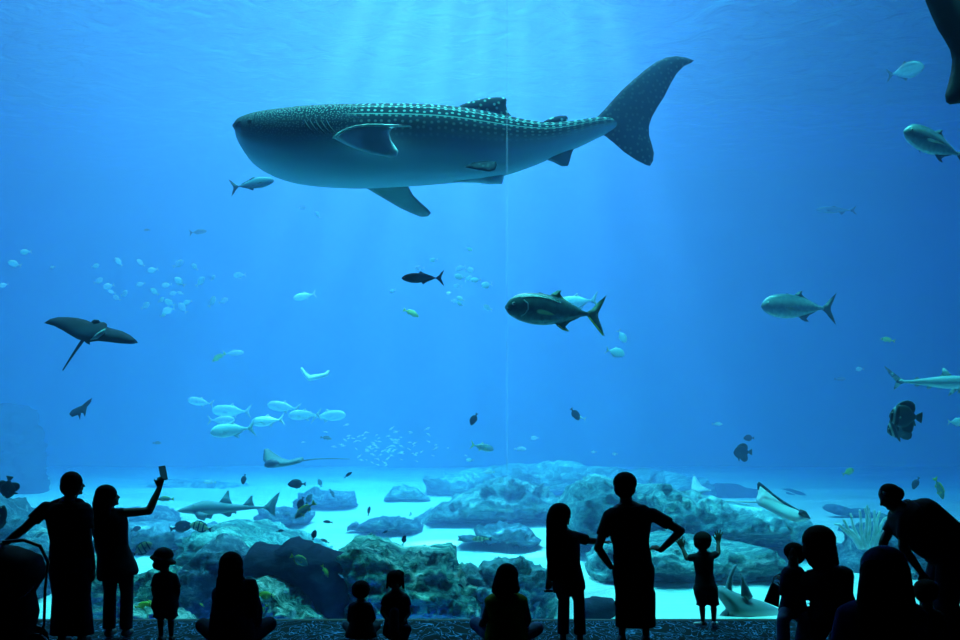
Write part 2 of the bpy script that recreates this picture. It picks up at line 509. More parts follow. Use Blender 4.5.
def rock(outline, label, m='teal', Y=None, depth=1.5, rough=.10, expo=.5, nf=1.0, seed=0, group=None, name='rock', grid=None, steps=0.0):
    """a boulder or mound: its profile at its own distance, bulging front and back, worn by noise"""
    base = max(p[1] for p in outline)
    Y = Y or row_Y(min(base, 619))
    Y = max(Y, GLASS + .25 + depth)
    cx = sum(p[0] for p in outline) / len(outline)
    O = P(cx, base, Y)
    o2 = [((P(px, py, Y) - O).x, (P(px, py, Y) - O).z) for px, py in outline]
    wd = max(p[0] for p in o2) - min(p[0] for p in o2)
    g = grid or max(.045, wd / 64)
    r = random.Random(seed)
    off = Vector((r.uniform(0, 90), r.uniform(0, 90), r.uniform(0, 90)))

    def place(x, z, t):
        p = Vector((x, t, z))
        n = noise.fractal(p * (1.3 * nf) + off, 0.9, 2.1, 5, noise_basis='PERLIN_ORIGINAL')
        n2 = noise.noise(p * 4.5 * nf + off)
        n += .35 * noise.noise(p * 10 * nf + off) + .8 * abs(noise.noise(p * 2.4 * nf - off)) - .3
        d = Vector((x - 0.0, t, 0)).normalized() if (x or t) else Vector((0, 1, 0))
        k = rough * (1 if abs(t) > 1e-9 else .35)
        ledge = 0
        if steps:
            ledge = steps * ((z / steps + .6 * n) % 1.0 - .5) * (1 if abs(t) > 1e-9 else 0)
        return p + Vector((d.x * n * k, math.copysign(1, t or 1) * (n * k * 2.6 + n2 * k * 1.3 + ledge) if abs(t) > 1e-9 else 0, n * k * .9 + n2 * k * .55))

    v, f = inflate(o2, depth, g, place, expo=expo, jitter=.25, seed=seed)
    o = link_mesh(name, mesh_from(name, v, f), [RM[m]])
    o.location = O
    return tag(o, label, 'rock' if name != 'coral' else 'coral', group)


def mound(x0, x1, base, top, n=9, seed=0, j=.18):
    """outline of a low lumpy mound"""
    r = random.Random(seed)
    out = [(x0, base)]
    for i in range(n + 1):
        t = i / n
        out.append((x0 + (x1 - x0) * (t * .94 + .03), base - (base - top) * (math.sin(math.pi * (.08 + .84 * t)) ** .55) * (1 - r.uniform(0, j))))
    out.append((x1, base))
    return out


rock([(338, 626), (346, 590), (342, 566), (339, 551), (349, 544), (357, 537), (366, 535), (376, 537), (390, 541), (402, 546), (418, 547), (430, 549), (441, 548), (449, 547), (454, 553), (459, 562), (471, 571), (482, 580), (489, 586), (497, 600), (500, 626)],
     'large green algae covered boulder behind the two small seated children', 'green', Y=13.2, depth=1.6, rough=.10, nf=1.3, seed=1, steps=.22)
rock([(244, 566), (246, 556), (251, 547), (256, 543), (266, 544), (279, 548), (285, 543), (291, 538), (299, 538), (307, 541), (322, 546), (338, 551), (349, 556), (352, 575), (352, 600), (345, 626), (322, 624), (312, 604), (302, 592), (286, 582), (266, 578), (248, 576)],
     'big smooth dark navy rock slab leaning over the pale rubble', 'dark', Y=12.35, depth=.7, rough=.035, expo=.42, seed=2)
rock([(246, 630), (250, 592), (256, 579), (268, 576), (284, 581), (298, 588), (309, 598), (318, 607), (330, 618), (334, 630)],
     'pale speckled rubble bank under the dark navy slab', 'rubble', Y=11.75, depth=.55, rough=.07, nf=2.2, seed=3)
rock([(186, 566), (196, 541), (206, 530), (216, 524), (228, 521), (242, 520), (258, 524), (272, 528), (290, 534), (306, 541), (322, 549), (330, 566)],
     'rounded teal mound rising behind the dark navy slab', 'teal', Y=15.0, depth=1.8, rough=.08, nf=1.2, seed=4, steps=.16)
rock([(104, 552), (112, 536), (126, 528), (136, 521), (152, 523), (166, 520), (178, 524), (194, 523), (206, 529), (214, 538), (204, 546), (188, 549), (160, 547), (140, 552)],
     'flat blue-grey boulder right of the woman holding up a phone', 'blue', Y=16.4, depth=1.2, rough=.10, nf=1.4, seed=5)
rock([(183, 626), (186, 600), (183, 584), (190, 566), (199, 552), (206, 543), (222, 534), (240, 539), (254, 548), (258, 575), (258, 626)],
     'steep dark blue boulder behind the long haired woman sitting on the floor', 'blue', Y=13.0, depth=1.1, rough=.10, nf=1.4, seed=6)
rock([(118, 630), (122, 596), (134, 580), (146, 573), (158, 566), (172, 566), (188, 573), (196, 590), (197, 630)],
     'rough dark boulder behind the child in a hat', 'green', Y=12.6, depth=.9, rough=.09, nf=1.8, seed=7)
rock([(128, 630), (131, 607), (140, 601), (156, 602), (170, 606), (190, 612), (202, 630)],
     'low bright rubble heap at the window foot behind the child in a hat', 'rubble', Y=11.35, depth=.3, rough=.05, nf=2.5, seed=8)
rock([(-70, 626), (-66, 520), (-40, 500), (-14, 492), (2, 501), (16, 515), (34, 522), (50, 533), (64, 552), (66, 626)],
     'blue-grey boulder behind the stroller at the left edge', 'blue', Y=13.6, depth=1.5, rough=.12, nf=1.1, seed=9)
rock([(85, 620), (92, 560), (104, 552), (118, 560), (130, 575), (135, 600), (136, 630), (85, 630)],
     'dark boulder between the standing man and woman', 'green', Y=12.5, depth=.8, rough=.09, nf=1.6, seed=10)
for k, (x0, x1, b, t) in enumerate([(347, 361, 531, 519), (359, 423, 531, 513)]):
    rock(mound(x0, x1, b, t, 10 if k else 6, 20 + k, .3), ['small round blue coral knob left of a long coral patch', 'long lumpy blue coral patch on the pale sand above the green boulder'][k], 'blue', depth=.3 + .5 * k, rough=.09, nf=2.6, seed=20 + k, name='coral')
rock([(456, 539), (461, 534), (468, 533), (474, 534), (473, 528), (479, 524), (484, 527), (488, 523), (495, 524), (503, 523), (510, 525), (517, 523), (525, 525), (531, 530), (536, 536), (541, 540), (538, 544), (528, 546), (515, 544), (500, 542), (486, 543), (474, 541), (464, 541)],
     'wide lumpy blue coral patch above the woman in the olive top', 'blue', depth=.8, rough=.08, nf=2.4, seed=22, name='coral')
rock([(458, 626), (463, 590), (462, 568), (470, 562), (478, 567), (483, 560), (489, 560), (494, 558), (502, 559), (503, 564), (508, 562), (512, 559), (519, 556), (529, 559), (537, 565), (547, 567), (553, 580), (556, 600), (556, 626)],
     'jagged teal rock pile behind the woman in the olive top', 'teal', Y=12.9, depth=.9, rough=.11, nf=2.0, seed=23, steps=.14)
rock([(400, 524), (418, 516), (428, 510), (437, 504), (448, 500), (455, 493), (474, 487), (492, 478), (510, 476), (530, 482), (548, 488), (560, 500), (566, 523)],
     'hazy teal mound in mid distance left of the long haired girl', 'teal', Y=22.0, depth=2.5, rough=.14, nf=.9, seed=24, steps=.3)
rock([(560, 540), (554, 520), (557, 500), (568, 486), (590, 476), (618, 478), (640, 484), (658, 483), (673, 489), (690, 493), (710, 498), (730, 502), (757, 509), (790, 518), (812, 528), (806, 542), (787, 548), (750, 545), (700, 548), (600, 548)],
     'long teal reef ridge behind the boy with hands on hips', 'teal', Y=17.2, depth=2.2, rough=.13, nf=1.0, seed=125, steps=.25)
rock([(584, 581), (588, 556), (606, 542), (640, 534), (672, 531), (700, 536), (726, 540), (748, 544), (762, 551), (776, 561), (786, 571), (774, 580), (740, 582), (700, 580), (650, 582), (612, 580)],
     'broad teal rock with dark ledges behind the toddler with raised arms', 'teal', Y=14.3, depth=1.5, rough=.10, nf=1.1, seed=26, steps=.2)
rock([(572, 630), (578, 606), (583, 599), (598, 597), (612, 598), (618, 604), (622, 630)],
     'low dark blue slab at the window foot between girl and boy', 'dark', Y=11.6, depth=.3, rough=.03, seed=27)
rock([(826, 511), (831, 505), (840, 505), (852, 509), (863, 508), (872, 512), (875, 518), (865, 519), (852, 517), (841, 516), (832, 513)],
     'flat blue rock on the bright sand above the bob haired adult', 'blue', depth=.5, rough=.08, nf=2, seed=28)
rock([(838, 533), (839, 526), (844, 524), (849, 528), (851, 533)], 'small blue block of rock on the sand at right', 'blue', depth=.2, rough=.03, seed=29)
rock([(838, 560), (848, 549), (850, 541), (856, 530), (863, 528), (868, 534), (874, 522), (877, 513), (890, 515), (905, 530), (930, 540), (960, 545), (985, 560), (990, 615), (840, 615)],
     'tall blue rock outcrop behind the bending man', 'blue', Y=14.6, depth=1.4, rough=.12, nf=1.4, seed=30)
rock([(383, 501), (388, 494), (393, 487), (404, 485), (418, 487), (424, 492), (430, 498), (431, 501)],
     'distant pale blue flat-topped mound in the centre left', 'teal', depth=.9, rough=.1, nf=1.2, seed=31)
rock([(294, 509), (300, 498), (307, 490), (314, 486), (321, 491), (330, 490), (342, 491), (354, 492), (357, 506), (340, 508)],
     'distant blue rock block right of the guitarfish tail', 'blue', depth=.8, rough=.08, nf=1.4, seed=32)
rock([(256, 524), (258, 516), (263, 510), (272, 508), (282, 506), (294, 507), (305, 510), (312, 517), (309, 523), (290, 525)],
     'lumpy blue rock beneath the guitarfish tail', 'blue', depth=.7, rough=.09, nf=2.0, seed=33)
rock([(100, 528), (104, 512), (118, 507), (140, 509), (152, 506), (170, 511), (182, 520), (180, 528)],
     'faint blue mound right behind the lifted phone arm', 'blue', Y=20.0, depth=.9, rough=.1, nf=1.2, seed=34)
rock([(-60, 520), (-56, 420), (-30, 404), (2, 402), (14, 406), (24, 414), (32, 428), (35, 445), (38, 470), (44, 500), (50, 520)],
     'tall faint rock pillar in the haze at the left edge', 'dark', Y=30, depth=2.0, rough=.2, nf=.6, seed=35)
rock([(690, 505), (698, 490), (715, 482), (740, 484), (752, 492), (764, 495), (790, 489), (812, 495), (826, 500), (836, 493), (860, 494), (900, 496), (960, 498), (1040, 490), (1060, 505)],
     'far dark ridge closing the sand at the right', 'dark', Y=29.5, depth=1.5, rough=.2, nf=.7, seed=36)
rock([(120, 497), (140, 485), (175, 478), (205, 481), (240, 484), (262, 492), (266, 498)], 'far faint ridge left of the low swimming ray', 'teal', Y=33, depth=1.5, rough=.2, nf=.7, seed=37)
rock([(425, 497), (430, 480), (452, 474), (500, 466), (560, 462), (600, 466), (680, 472), (720, 484), (730, 500)], 'far faint reef crest in the haze above the mid distance mound', 'teal', Y=30, depth=2.5, rough=.35, nf=.5, seed=38)

# tall finger coral on the right
O = P(869, 547, 12.9)
fc = empty('finger_coral', O, 'pale feathery coral with upright fingers left of the bending man', 'coral')
rr = random.Random(5)
m_coral = plain('coral_pale_green', (.70, .92, .80), .8, noise_amt=.3)
for k in range(11):
    b = Builder(); a = (k - 5) * .055
    pts = [Vector((a * .45, rr.uniform(-.05, .05), 0))]
    for q in range(1, 7):
        t = q / 6
        pts.append(Vector((a * (.45 + 1.1 * t) + .02 * math.sin(5 * t + k), pts[0].y * (1 + t), t * (.56 - abs(k - 5) * .045 + rr.uniform(-.03, .03)))))
    b.chain(pts, [.034 - .003 * i for i in range(7)], n=8)
    link_mesh('branch', b.mesh('branch'), [m_coral], fc)

# ================================================================== FISH
def fin_add(b, outline, th=.012, mi=1, y=0.0, tilt=None, grid=.04):
    """a fin with real thickness; outline in (x 0..1, z); tilt = (root point, rotation) swings it out from the body"""
    def place(x, z, t):
        p = Vector((x - .5, t + y, z))
        if tilt:
            root, eul = tilt
            R = Vector(root)
            p = R + eul.to_matrix() @ (p - R)
        return p
    v, f = inflate(outline, th, grid, place)
    b.add(v, f, mi)


def body_add(b, prof, n=30, m=18, power=1.0, mi=0):
    rings, uvs = [], []
    x0, x1 = prof[0][0], prof[-1][0]
    for i in range(n + 1):
        t = i / n
        x = x0 + (x1 - x0) * (t ** 1.35 if t < .5 else t ** 1.35)
        top, bot, hw = interp(prof, x)
        zc, hz = (top + bot) / 2, max(.001, (top - bot) / 2)
        hw = max(.001, hw)
        ring = []
        for j in range(m):
            a = 2 * math.pi * j / m
            c, s_ = math.cos(a), math.sin(a)
            ring.append(Vector((x - .5, math.copysign(abs(c) ** power, c) * hw, zc + s_ * hz)))
            uvs.append((x, j / m))
        rings.append(ring)
    b.rings(rings, mi, uvs)


SPECIES = {}


def species(name, prof, fins, eye=None, pect=None, m=18, n=30):
    SPECIES[name] = dict(prof=prof, fins=fins, eye=eye, pect=pect, m=m, n=n)


def mir(o):
    return [(x, -z) for x, z in o]


TAILF = [(.80, .012), (.86, .055), (.92, .125), (1.0, .20), (.965, .11), (.925, .02), (.925, -.02), (.965, -.11), (1.0, -.20), (.92, -.125), (.86, -.055), (.80, -.012)]
species('trevally',
        [(0, -.005, -.02, .004), (.03, .05, -.06, .03), (.08, .10, -.095, .05), (.16, .135, -.125, .07), (.28, .150, -.145, .078), (.42, .145, -.14, .072), (.56, .115, -.105, .055), (.68, .065, -.06, .032), (.76, .03, -.03, .02), (.83, .016, -.016, .012)],
        [TAILF,
         [(.42, .13), (.46, .165), (.505, .195), (.545, .20), (.53, .165), (.57, .125), (.66, .078), (.75, .04), (.73, .02), (.55, .08)],
         [(.49, -.115), (.53, -.15), (.58, -.175), (.635, -.175), (.60, -.14), (.64, -.095), (.74, -.04), (.72, -.02), (.55, -.07)],
         [(.30, .14), (.33, .16), (.36, .155), (.39, .14), (.36, .12)]],
        eye=(.075, .022, .019), pect=[(.27, -.02), (.33, -.015), (.40, -.035), (.475, -.075), (.40, -.07), (.31, -.055)])
species('jack',
        [(0, 0, -.015, .003), (.04, .045, -.05, .025), (.12, .085, -.085, .045), (.25, .115, -.115, .058), (.40, .118, -.115, .055), (.55, .085, -.08, .04), (.68, .045, -.04, .022), (.80, .014, -.014, .010)],
        [TAILF,
         [(.38, .10), (.44, .16), (.47, .14), (.55, .105), (.74, .04), (.72, .015), (.5, .07)],
         [(.46, -.09), (.50, -.15), (.54, -.125), (.60, -.09), (.74, -.035), (.72, -.015), (.52, -.07)]],
        eye=(.07, .015, .013), pect=[(.24, -.02), (.31, -.015), (.42, -.06), (.33, -.055)])
species('slender',
        [(0, 0, -.01, .003), (.05, .03, -.035, .02), (.15, .06, -.06, .035), (.32, .075, -.08, .045), (.5, .065, -.065, .036), (.66, .036, -.034, .02), (.82, .012, -.012, .009)],
        [[(.80, .01), (.88, .05), (.97, .11), (.91, .02), (.91, -.02), (.99, -.11), (.88, -.05), (.80, -.01)],
         [(.36, .065), (.42, .10), (.47, .075), (.55, .05), (.45, .05)],
         [(.55, -.055), (.60, -.11), (.64, -.085), (.70, -.03), (.6, -.04)]],
        eye=(.06, .008, .009), pect=[(.22, -.02), (.28, -.02), (.34, -.06), (.27, -.05)])
species('pompano',
        [(0, -.01, -.03, .003), (.04, .08, -.10, .03), (.12, .17, -.17, .05), (.26, .235, -.225, .062), (.42, .235, -.23, .06), (.58, .17, -.17, .045), (.70, .085, -.08, .025), (.82, .02, -.02, .012)],
        [[(.80, .02), (.87, .08), (.99, .21), (.93, .05), (.92, 0), (.93, -.05), (.99, -.21), (.87, -.08), (.80, -.02)],
         [(.44, .21), (.50, .29), (.55, .22), (.72, .08), (.68, .05), (.5, .15)],
         [(.44, -.21), (.50, -.29), (.55, -.22), (.72, -.08), (.68, -.05), (.5, -.15)]], eye=(.09, .03, .018), n=20, m=14)
species('surgeon',
        [(0, -.01, -.03, .004), (.03, .04, -.07, .02), (.10, .12, -.13, .04), (.24, .20, -.19, .055), (.42, .22, -.21, .058), (.60, .17, -.165, .045), (.74, .08, -.075, .025), (.84, .035, -.035, .012)],
        [[(.82, .03), (.88, .07), (.99, .13), (.955, .04), (.955, -.04), (.99, -.13), (.88, -.07), (.82, -.03)],
         [(.16, .14), (.24, .235), (.45, .27), (.64, .225), (.76, .12), (.72, .07), (.45, .17), (.2, .13)],
         [(.34, -.18), (.45, -.25), (.62, -.215), (.76, -.11), (.72, -.06), (.45, -.16)]], eye=(.09, .03, .018),
        pect=[(.28, -.02), (.36, .0), (.40, -.05), (.33, -.08)], n=20, m=14)
species('batfish',
        [(0, -.03, -.06, .004), (.03, .06, -.12, .025), (.10, .18, -.22, .05), (.24, .29, -.33, .065), (.42, .32, -.36, .065), (.58, .26, -.30, .05), (.70, .13, -.15, .028), (.80, .05, -.05, .016)],
        [[(.78, .05), (.84, .10), (.97, .17), (.985, .10), (.985, -.10), (.97, -.17), (.84, -.10), (.78, -.05)],
         [(.14, .20), (.22, .33), (.36, .43), (.50, .47), (.64, .44), (.73, .36), (.76, .24), (.73, .10), (.6, .15), (.4, .22)],
         [(.32, -.30), (.42, -.44), (.55, -.52), (.68, -.50), (.75, -.40), (.76, -.26), (.72, -.10), (.55, -.18)],
         [(.22, -.28), (.25, -.42), (.30, -.50), (.33, -.40), (.32, -.28)]], eye=(.075, .055, .02),
        pect=[(.26, -.06), (.33, -.03), (.37, -.10), (.30, -.13)], n=24, m=16)
species('snapper',
        [(0, -.02, -.035, .004), (.04, .03, -.06, .025), (.14, .10, -.10, .05), (.30, .135, -.125, .06), (.48, .12, -.11, .052), (.64, .075, -.07, .035), (.78, .035, -.03, .018), (.84, .03, -.03, .012)],
        [[(.82, .03), (.88, .08), (.99, .12), (.95, .0), (.99, -.12), (.88, -.08), (.82, -.03)],
         [(.20, .11), (.28, .18), (.45, .19), (.60, .16), (.72, .12), (.74, .05), (.5, .09), (.3, .11)],
         [(.54, -.09), (.58, -.15), (.68, -.12), (.72, -.04), (.6, -.06)],
         [(.27, -.11), (.32, -.18), (.37, -.15), (.36, -.10)]], eye=(.085, .025, .016),
        pect=[(.26, -.02), (.34, -.01), (.39, -.06), (.31, -.07)], n=20, m=14)
species('shark',
        [(0, .0, -.012, .006), (.03, .022, -.03, .022), (.09, .04, -.045, .042), (.20, .058, -.062, .056), (.34, .068, -.070, .060), (.48, .055, -.058, .048), (.62, .035, -.035, .030), (.74, .020, -.018, .016), (.82, .016, -.012, .010)],
        [[(.78, .012), (.84, .04), (.92, .105), (1.0, .165), (.955, .085), (.90, .025), (.885, .0), (.90, -.05), (.905, -.085), (.87, -.06), (.83, -.02), (.78, -.01)],
         [(.33, .06), (.37, .105), (.41, .145), (.43, .14), (.435, .09), (.46, .055), (.40, .04)],
         [(.64, .03), (.67, .05), (.69, .045), (.70, .025), (.67, .015)],
         [(.64, -.028), (.67, -.05), (.695, -.045), (.70, -.02), (.67, -.01)],
         [(.52, -.045), (.55, -.075), (.58, -.07), (.58, -.04)]],
        eye=(.055, .006, .006), pect=[(.22, -.03), (.28, -.03), (.33, -.07), (.36, -.135), (.32, -.12), (.24, -.06)])
species('guitarfish',
        [(0, -.02, -.03, .006), (.04, .0, -.045, .05), (.12, .03, -.055, .09), (.20, .062, -.062, .11), (.27, .078, -.066, .10), (.36, .068, -.062, .07), (.50, .045, -.042, .045), (.65, .03, -.022, .026), (.78, .018, -.010, .014), (.86, .014, -.008, .009)],
        [[(.83, .012), (.87, .04), (.93, .105), (1.0, .165), (.975, .08), (.955, .01), (.95, -.04), (.955, -.085), (.91, -.06), (.87, -.02), (.83, -.006)],
         [(.40, .055), (.44, .11), (.485, .175), (.50, .17), (.505, .10), (.53, .045), (.46, .03)],
         [(.63, .025), (.67, .07), (.715, .125), (.73, .12), (.73, .07), (.75, .02), (.68, .01)],
         [(.38, -.05), (.43, -.06), (.49, -.09), (.52, -.085), (.53, -.05), (.57, -.06), (.575, -.035), (.50, -.025)]],
        eye=(.17, .035, .008), pect=[(.16, -.03), (.26, -.03), (.36, -.05), (.33, -.12), (.24, -.10)])

m_fin_dark = plain('fin_dark', (.02, .05, .06), .6)
m_fin_pale = plain('fin_pale', (.55, .62, .58), .6)
m_fin_yel = plain('fin_yellow', (.55, .60, .08), .6)
m_fin_olive = plain('fin_olive', (.05, .11, .04), .6)
m_eye = plain('eye_black', (.004, .005, .006), .15)
m_ring = plain('eye_ring', (.65, .68, .60), .4)
LOOK = {
    'trevally_dark': (fish_mat('trevally_dark', (.015, .05, .045), (.05, .12, .11), (.18, .28, .27), .15, rough=.3, mottle=.5), m_fin_olive),
    'trevally_silver': (fish_mat('trevally_silver', (.05, .14, .14), (.30, .42, .40), (.62, .70, .66), .15, rough=.3, mottle=.35), m_fin_dark),
    'silver': (fish_mat('silver', (.65, .80, .75), (.85, .95, .9), (.92, .98, .95), .2, rough=.4), m_fin_pale),
    'dark': (fish_mat('dark_blue', (.005, .012, .022), (.010, .020, .035), (.02, .035, .05), .2, rough=.5), m_fin_dark),
    'blue': (fish_mat('mid_blue', (.10, .20, .26), (.14, .26, .32), (.3, .42, .46), .2, rough=.5), m_fin_dark),
    'batfish': (fish_mat('batfish_skin', (.03, .055, .06), (.06, .11, .12), (.05, .09, .10), .3, bars=[(.075, .055, (.004, .008, .012)), (.14, .06, (.34, .46, .44)), (.235, .09, (.004, .008, .012))], rough=.5), m_fin_dark),
    'striped': (fish_mat('striped_skin', (.28, .38, .12), (.40, .50, .22), (.55, .62, .40), .2, bars=[(.2, .05, (.01, .02, .02)), (.4, .06, (.01, .02, .02)), (.6, .06, (.01, .02, .02))], rough=.5), m_fin_dark),
    'yellow': (fish_mat('yellow_skin', (.40, .55, .05), (.62, .75, .12), (.7, .75, .35), .2, bars=[(.1, .04, (.02, .04, .02))], rough=.5), m_fin_yel),
    'green': (fish_mat('green_grey_skin', (.08, .16, .10), (.22, .34, .24), (.4, .5, .35), .2, rough=.5, mottle=.4), m_fin_yel),
    'reef_shark': (fish_mat('reef_shark_skin', (.42, .50, .46), (.38, .48, .45), (.80, .85, .80), .06, rough=.5), plain('fin_shark', (.34, .42, .40), .6)),
    'guitar': (fish_mat('guitarfish_skin', (.16, .26, .28), (.18, .28, .30), (.5, .6, .58), .08, rough=.7), plain('fin_guitar', (.15, .25, .28), .6)),
}
CACHE = {}


def fish_mesh(sp, look):
    k = (sp, look)
    if k in CACHE: return CACHE[k]
    S = SPECIES[sp]
    b = Builder()
    body_add(b, S['prof'], S['n'], S['m'])
    for f in S['fins']:
        fin_add(b, f, .008 if sp != 'shark' else .005)
    if S['pect']:
        x, z = S['pect'][0]
        hw = interp(S['prof'], x)[2]
        for sg in (-1, 1):
            fin_add(b, S['pect'], .006, 1, sg * hw * .8, ((x - .5, sg * hw * .8, z), Euler((sg * RAD(12), 0, sg * RAD(32)))))
    me = b.mesh(sp)
    for m in LOOK[look]: me.materials.append(m)
    bm = bmesh.new(); bm.from_mesh(me); bmesh.ops.recalc_face_normals(bm, faces=bm.faces); bm.to_mesh(me); bm.free()
    em = None
    if S['eye']:
        ex, ez, er = S['eye']
        hw = interp(S['prof'], ex)[2]
        em = []
        for sg in (-1, 1):
            e = Builder(); e.ell((ex - .5, sg * hw * .82, ez), (er, er * .7, er), n=10, mi=1)
            e.ell((ex - .5 - er * .05, sg * (hw * .82 + er * .28), ez), (er * .62, er * .62, er * .62), n=10, mi=0)
            mm = e.mesh('eye'); mm.materials.append(m_eye); mm.materials.append(m_ring); em.append(mm)
    CACHE[k] = (me, em)
    return CACHE[k]


def fish(sp, look, px, py, size, Y, label, cat='fish', face='L', tilt=0, yaw=0, roll=0, group=None, eyes=None, squash=1.0, name=None):
    """size = its length in picture pixels at distance Y; tilt = nose up; yaw = nose towards the window"""
    me, em = fish_mesh(sp, look)
    nm = name or {'trevally': 'trevally', 'jack': 'jack_fish', 'slender': 'mackerel', 'pompano': 'pompano', 'surgeon': 'surgeonfish', 'batfish': 'batfish', 'snapper': 'snapper', 'shark': 'reef_shark', 'guitarfish': 'guitarfish'}[sp]
    o = bpy.data.objects.new(nm, me); C.objects.link(o)
    o.location = P(px, py, Y)
    L = size / 960 * Y / max(.3, math.cos(RAD(yaw)))
    o.scale = (L, L, L * squash)
    yw = RAD(yaw) if face == 'L' else math.pi - RAD(yaw)
    # nose is local -X
    tl = RAD(tilt)
    o.rotation_euler = (Matrix.Rotation(yw, 3, 'Z') @ Matrix.Rotation(tl, 3, 'Y') @ Matrix.Rotation(RAD(roll), 3, 'X')).to_euler()
    if em and (eyes if eyes is not None else size >= 22):
        for e in em:
            eo = bpy.data.objects.new('eye', e); C.objects.link(eo); eo.parent = o
    return tag(o, label, cat, group)


# --- large, single fish
hero = fish('trevally', 'trevally_dark', 556, 311, 103, 11.9, 'large dark green giant trevally with a yellow edged tail, facing left at centre', tilt=3, yaw=14)
m_line = plain('fish_pale_line', (.40, .62, .55), .4)
for hf in (hero,):
    for nm_, pts_, mm_ in (('lateral_stripe', [(-.36, .085), (-.28, .10), (-.18, .105), (-.08, .095), (.02, .07)], m_line), ('gill_cover', [(-.335, .06), (-.30, .03), (-.295, -.02), (-.32, -.065), (-.35, -.085)], m_line), ('mouth', [(-.495, -.012), (-.475, -.03), (-.45, -.04)], m_eye), ('tail_edge', [(.33, -.03), (.38, -.08), (.43, -.13), (.48, -.185)], m_fin_yel), ('fin_edge', [(.03, -.135), (.08, -.168), (.13, -.176)], m_fin_yel)):
        for sg_ in (-1, 1):
            b = Builder()
            pv = []
            for x_, z_ in pts_:
                t_, bo_, hw_ = interp(SPECIES['trevally']['prof'], x_ + .5)
                zc_, hz_ = (t_ + bo_) / 2, (t_ - bo_) / 2
                yy = hw_ * math.sqrt(max(0, 1 - ((z_ - zc_) / hz_) ** 2)) if hz_ > .02 else .0
                pv.append(Vector((x_, sg_ * (yy + .001 if yy else .008), z_)))
            b.chain(pv, [.004 if nm_ == 'mouth' else .006] * len(pv), n=6)
            link_mesh(nm_, b.mesh(nm_), [mm_], hf)
fish('trevally', 'silver', 577, 302, 44, 16.5, 'pale silver fish half hidden behind the large dark green trevally', tilt=-6)
fish('trevally', 'trevally_silver', 799, 307, 80, 13.2, 'silver blue trevally swimming left alone in deep blue water at right', tilt=1, yaw=10)
fish('trevally', 'trevally_silver', 937, 145, 80, 12.2, 'big silver trevally cut by the right edge of the photo below the dark tail', tilt=14, yaw=18)
fish('pompano', 'trevally_silver', 905, 71, 31, 15.5, 'stout silver fish facing right near the top right corner', face='R', yaw=30, tilt=4)
fish('slender', 'blue', 837, 210, 43, 19, 'slim pale blue fish gliding left high on the right side', yaw=5)
fish('jack', 'dark', 423, 278, 43, 12.6, 'small dark forked tail jack silhouette left of the large trevally', tilt=0)
fish('jack', 'blue', 252, 184, 45, 14.0, 'blue grey jack swimming right under the whale shark snout', face='R', tilt=10)
fish('jack', 'blue', 198, 232, 18, 20, 'little blue fish facing right above the silver school', face='R', tilt=6)
fish('snapper', 'blue', 147, 230, 7, 20, 'tiny dark fish dot left of the little blue fish')
fish('pompano', 'silver', 302, 208, 7, 19, 'tiny pale fish under the whale shark head, left one of two', face='R')
fish('pompano', 'silver', 318, 215, 8, 18, 'tiny blue fish under the whale shark head, right one of two', tilt=60)
fish('snapper', 'yellow', 411, 313, 18, 17, 'small bright yellow green fish under the dark jack', face='R', tilt=-24)
fish('trevally', 'silver', 305, 296, 24, 26, 'ghostly pale trevally alone right of the silver school', tilt=-12)
fish('snapper', 'yellow', 219, 357, 16, 19, 'small bright green fish turned down to the left, tail up', tilt=-30)
fish('jack', 'silver', 233, 353, 22, 22, 'pale blue fish facing right just beside the small green fish', face='R', tilt=4)
fish('pompano', 'silver', 615, 352, 20, 15.5, 'round silver fish below and right of the large trevally, lower of two', face='R', tilt=-14)
fish('pompano', 'silver', 622, 336, 15, 17, 'round silver fish diving just above its twin right of the trevally', face='R', tilt=-58)
fish('snapper', 'yellow', 888, 340, 15, 17, 'little yellow green fish alone in dark water at right', tilt=10)
fish('pompano', 'silver', 860, 369, 9, 20, 'tiny round pale fish left of the reef shark tail')
fish('snapper', 'blue', 840, 379, 12, 25, 'faint blue fish left of and below the tiny round pale fish', face='R')
fish('shark', 'reef_shark', 935, 382, 96, 13.5, 'pale reef shark with black tipped fins cut by the right edge', 'shark', face='R', tilt=-1, yaw=8)
sharkb = bpy.data.objects['reef_shark']
for pts_ in ([(-.085, .118), (-.072, .142), (-.067, .118)], [(.40, -.082), (.385, -.06), (.405, -.055)], [(-.155, -.105), (-.14, -.13), (-.17, -.112)], [(.47, .135), (.50, .165), (.485, .13)]):
    b = Builder(); v_, f_ = inflate([(x, z) for x, z in pts_], .007, .01, lambda x, z, t: Vector((x, t, z)), expo=.4)
    link_mesh('black_fin_tip', mesh_from('black_fin_tip', v_, f_), [m_eye], sharkb)
fish('batfish', 'batfish', 906, 416, 34, 11.9, 'tall dark batfish with black and white face bars, front one of a pair', tilt=6)
fish('batfish', 'batfish', 901, 426, 30, 12.5, 'second banded batfish half hidden below and behind its partner', tilt=-20)
fish('batfish', 'dark', 743, 452, 19, 14.5, 'dark round batfish above the white bellied ray')
fish('surgeon', 'dark', 749, 438, 11, 17, 'small dark fish just above the dark round batfish', squash=1.2)
fish('pompano', 'silver', 956, 422, 18, 14.5, 'pale round fish cut by the right edge beside the batfish pair', face='R')
fish('snapper', 'silver', 717, 424, 11, 18, 'tiny white fish left of and above the dark round batfish', face='R')
fish('pompano', 'yellow', 848, 472, 13, 16, 'small green striped fish above the bob haired adult', face='R', tilt=24)
fish('surgeon', 'dark', 916, 483, 14, 14, 'small dark oval fish diving right of the bending man head', tilt=-62, face='L')
fish('snapper', 'green', 939, 488, 24, 13, 'pale grey green fish diving steeply at right above the bent back', face='R', tilt=-68)
fish('surgeon', 'dark', 474, 419, 14, 14.5, 'small dark oval fish diving at mid centre left of the joint', tilt=-62)
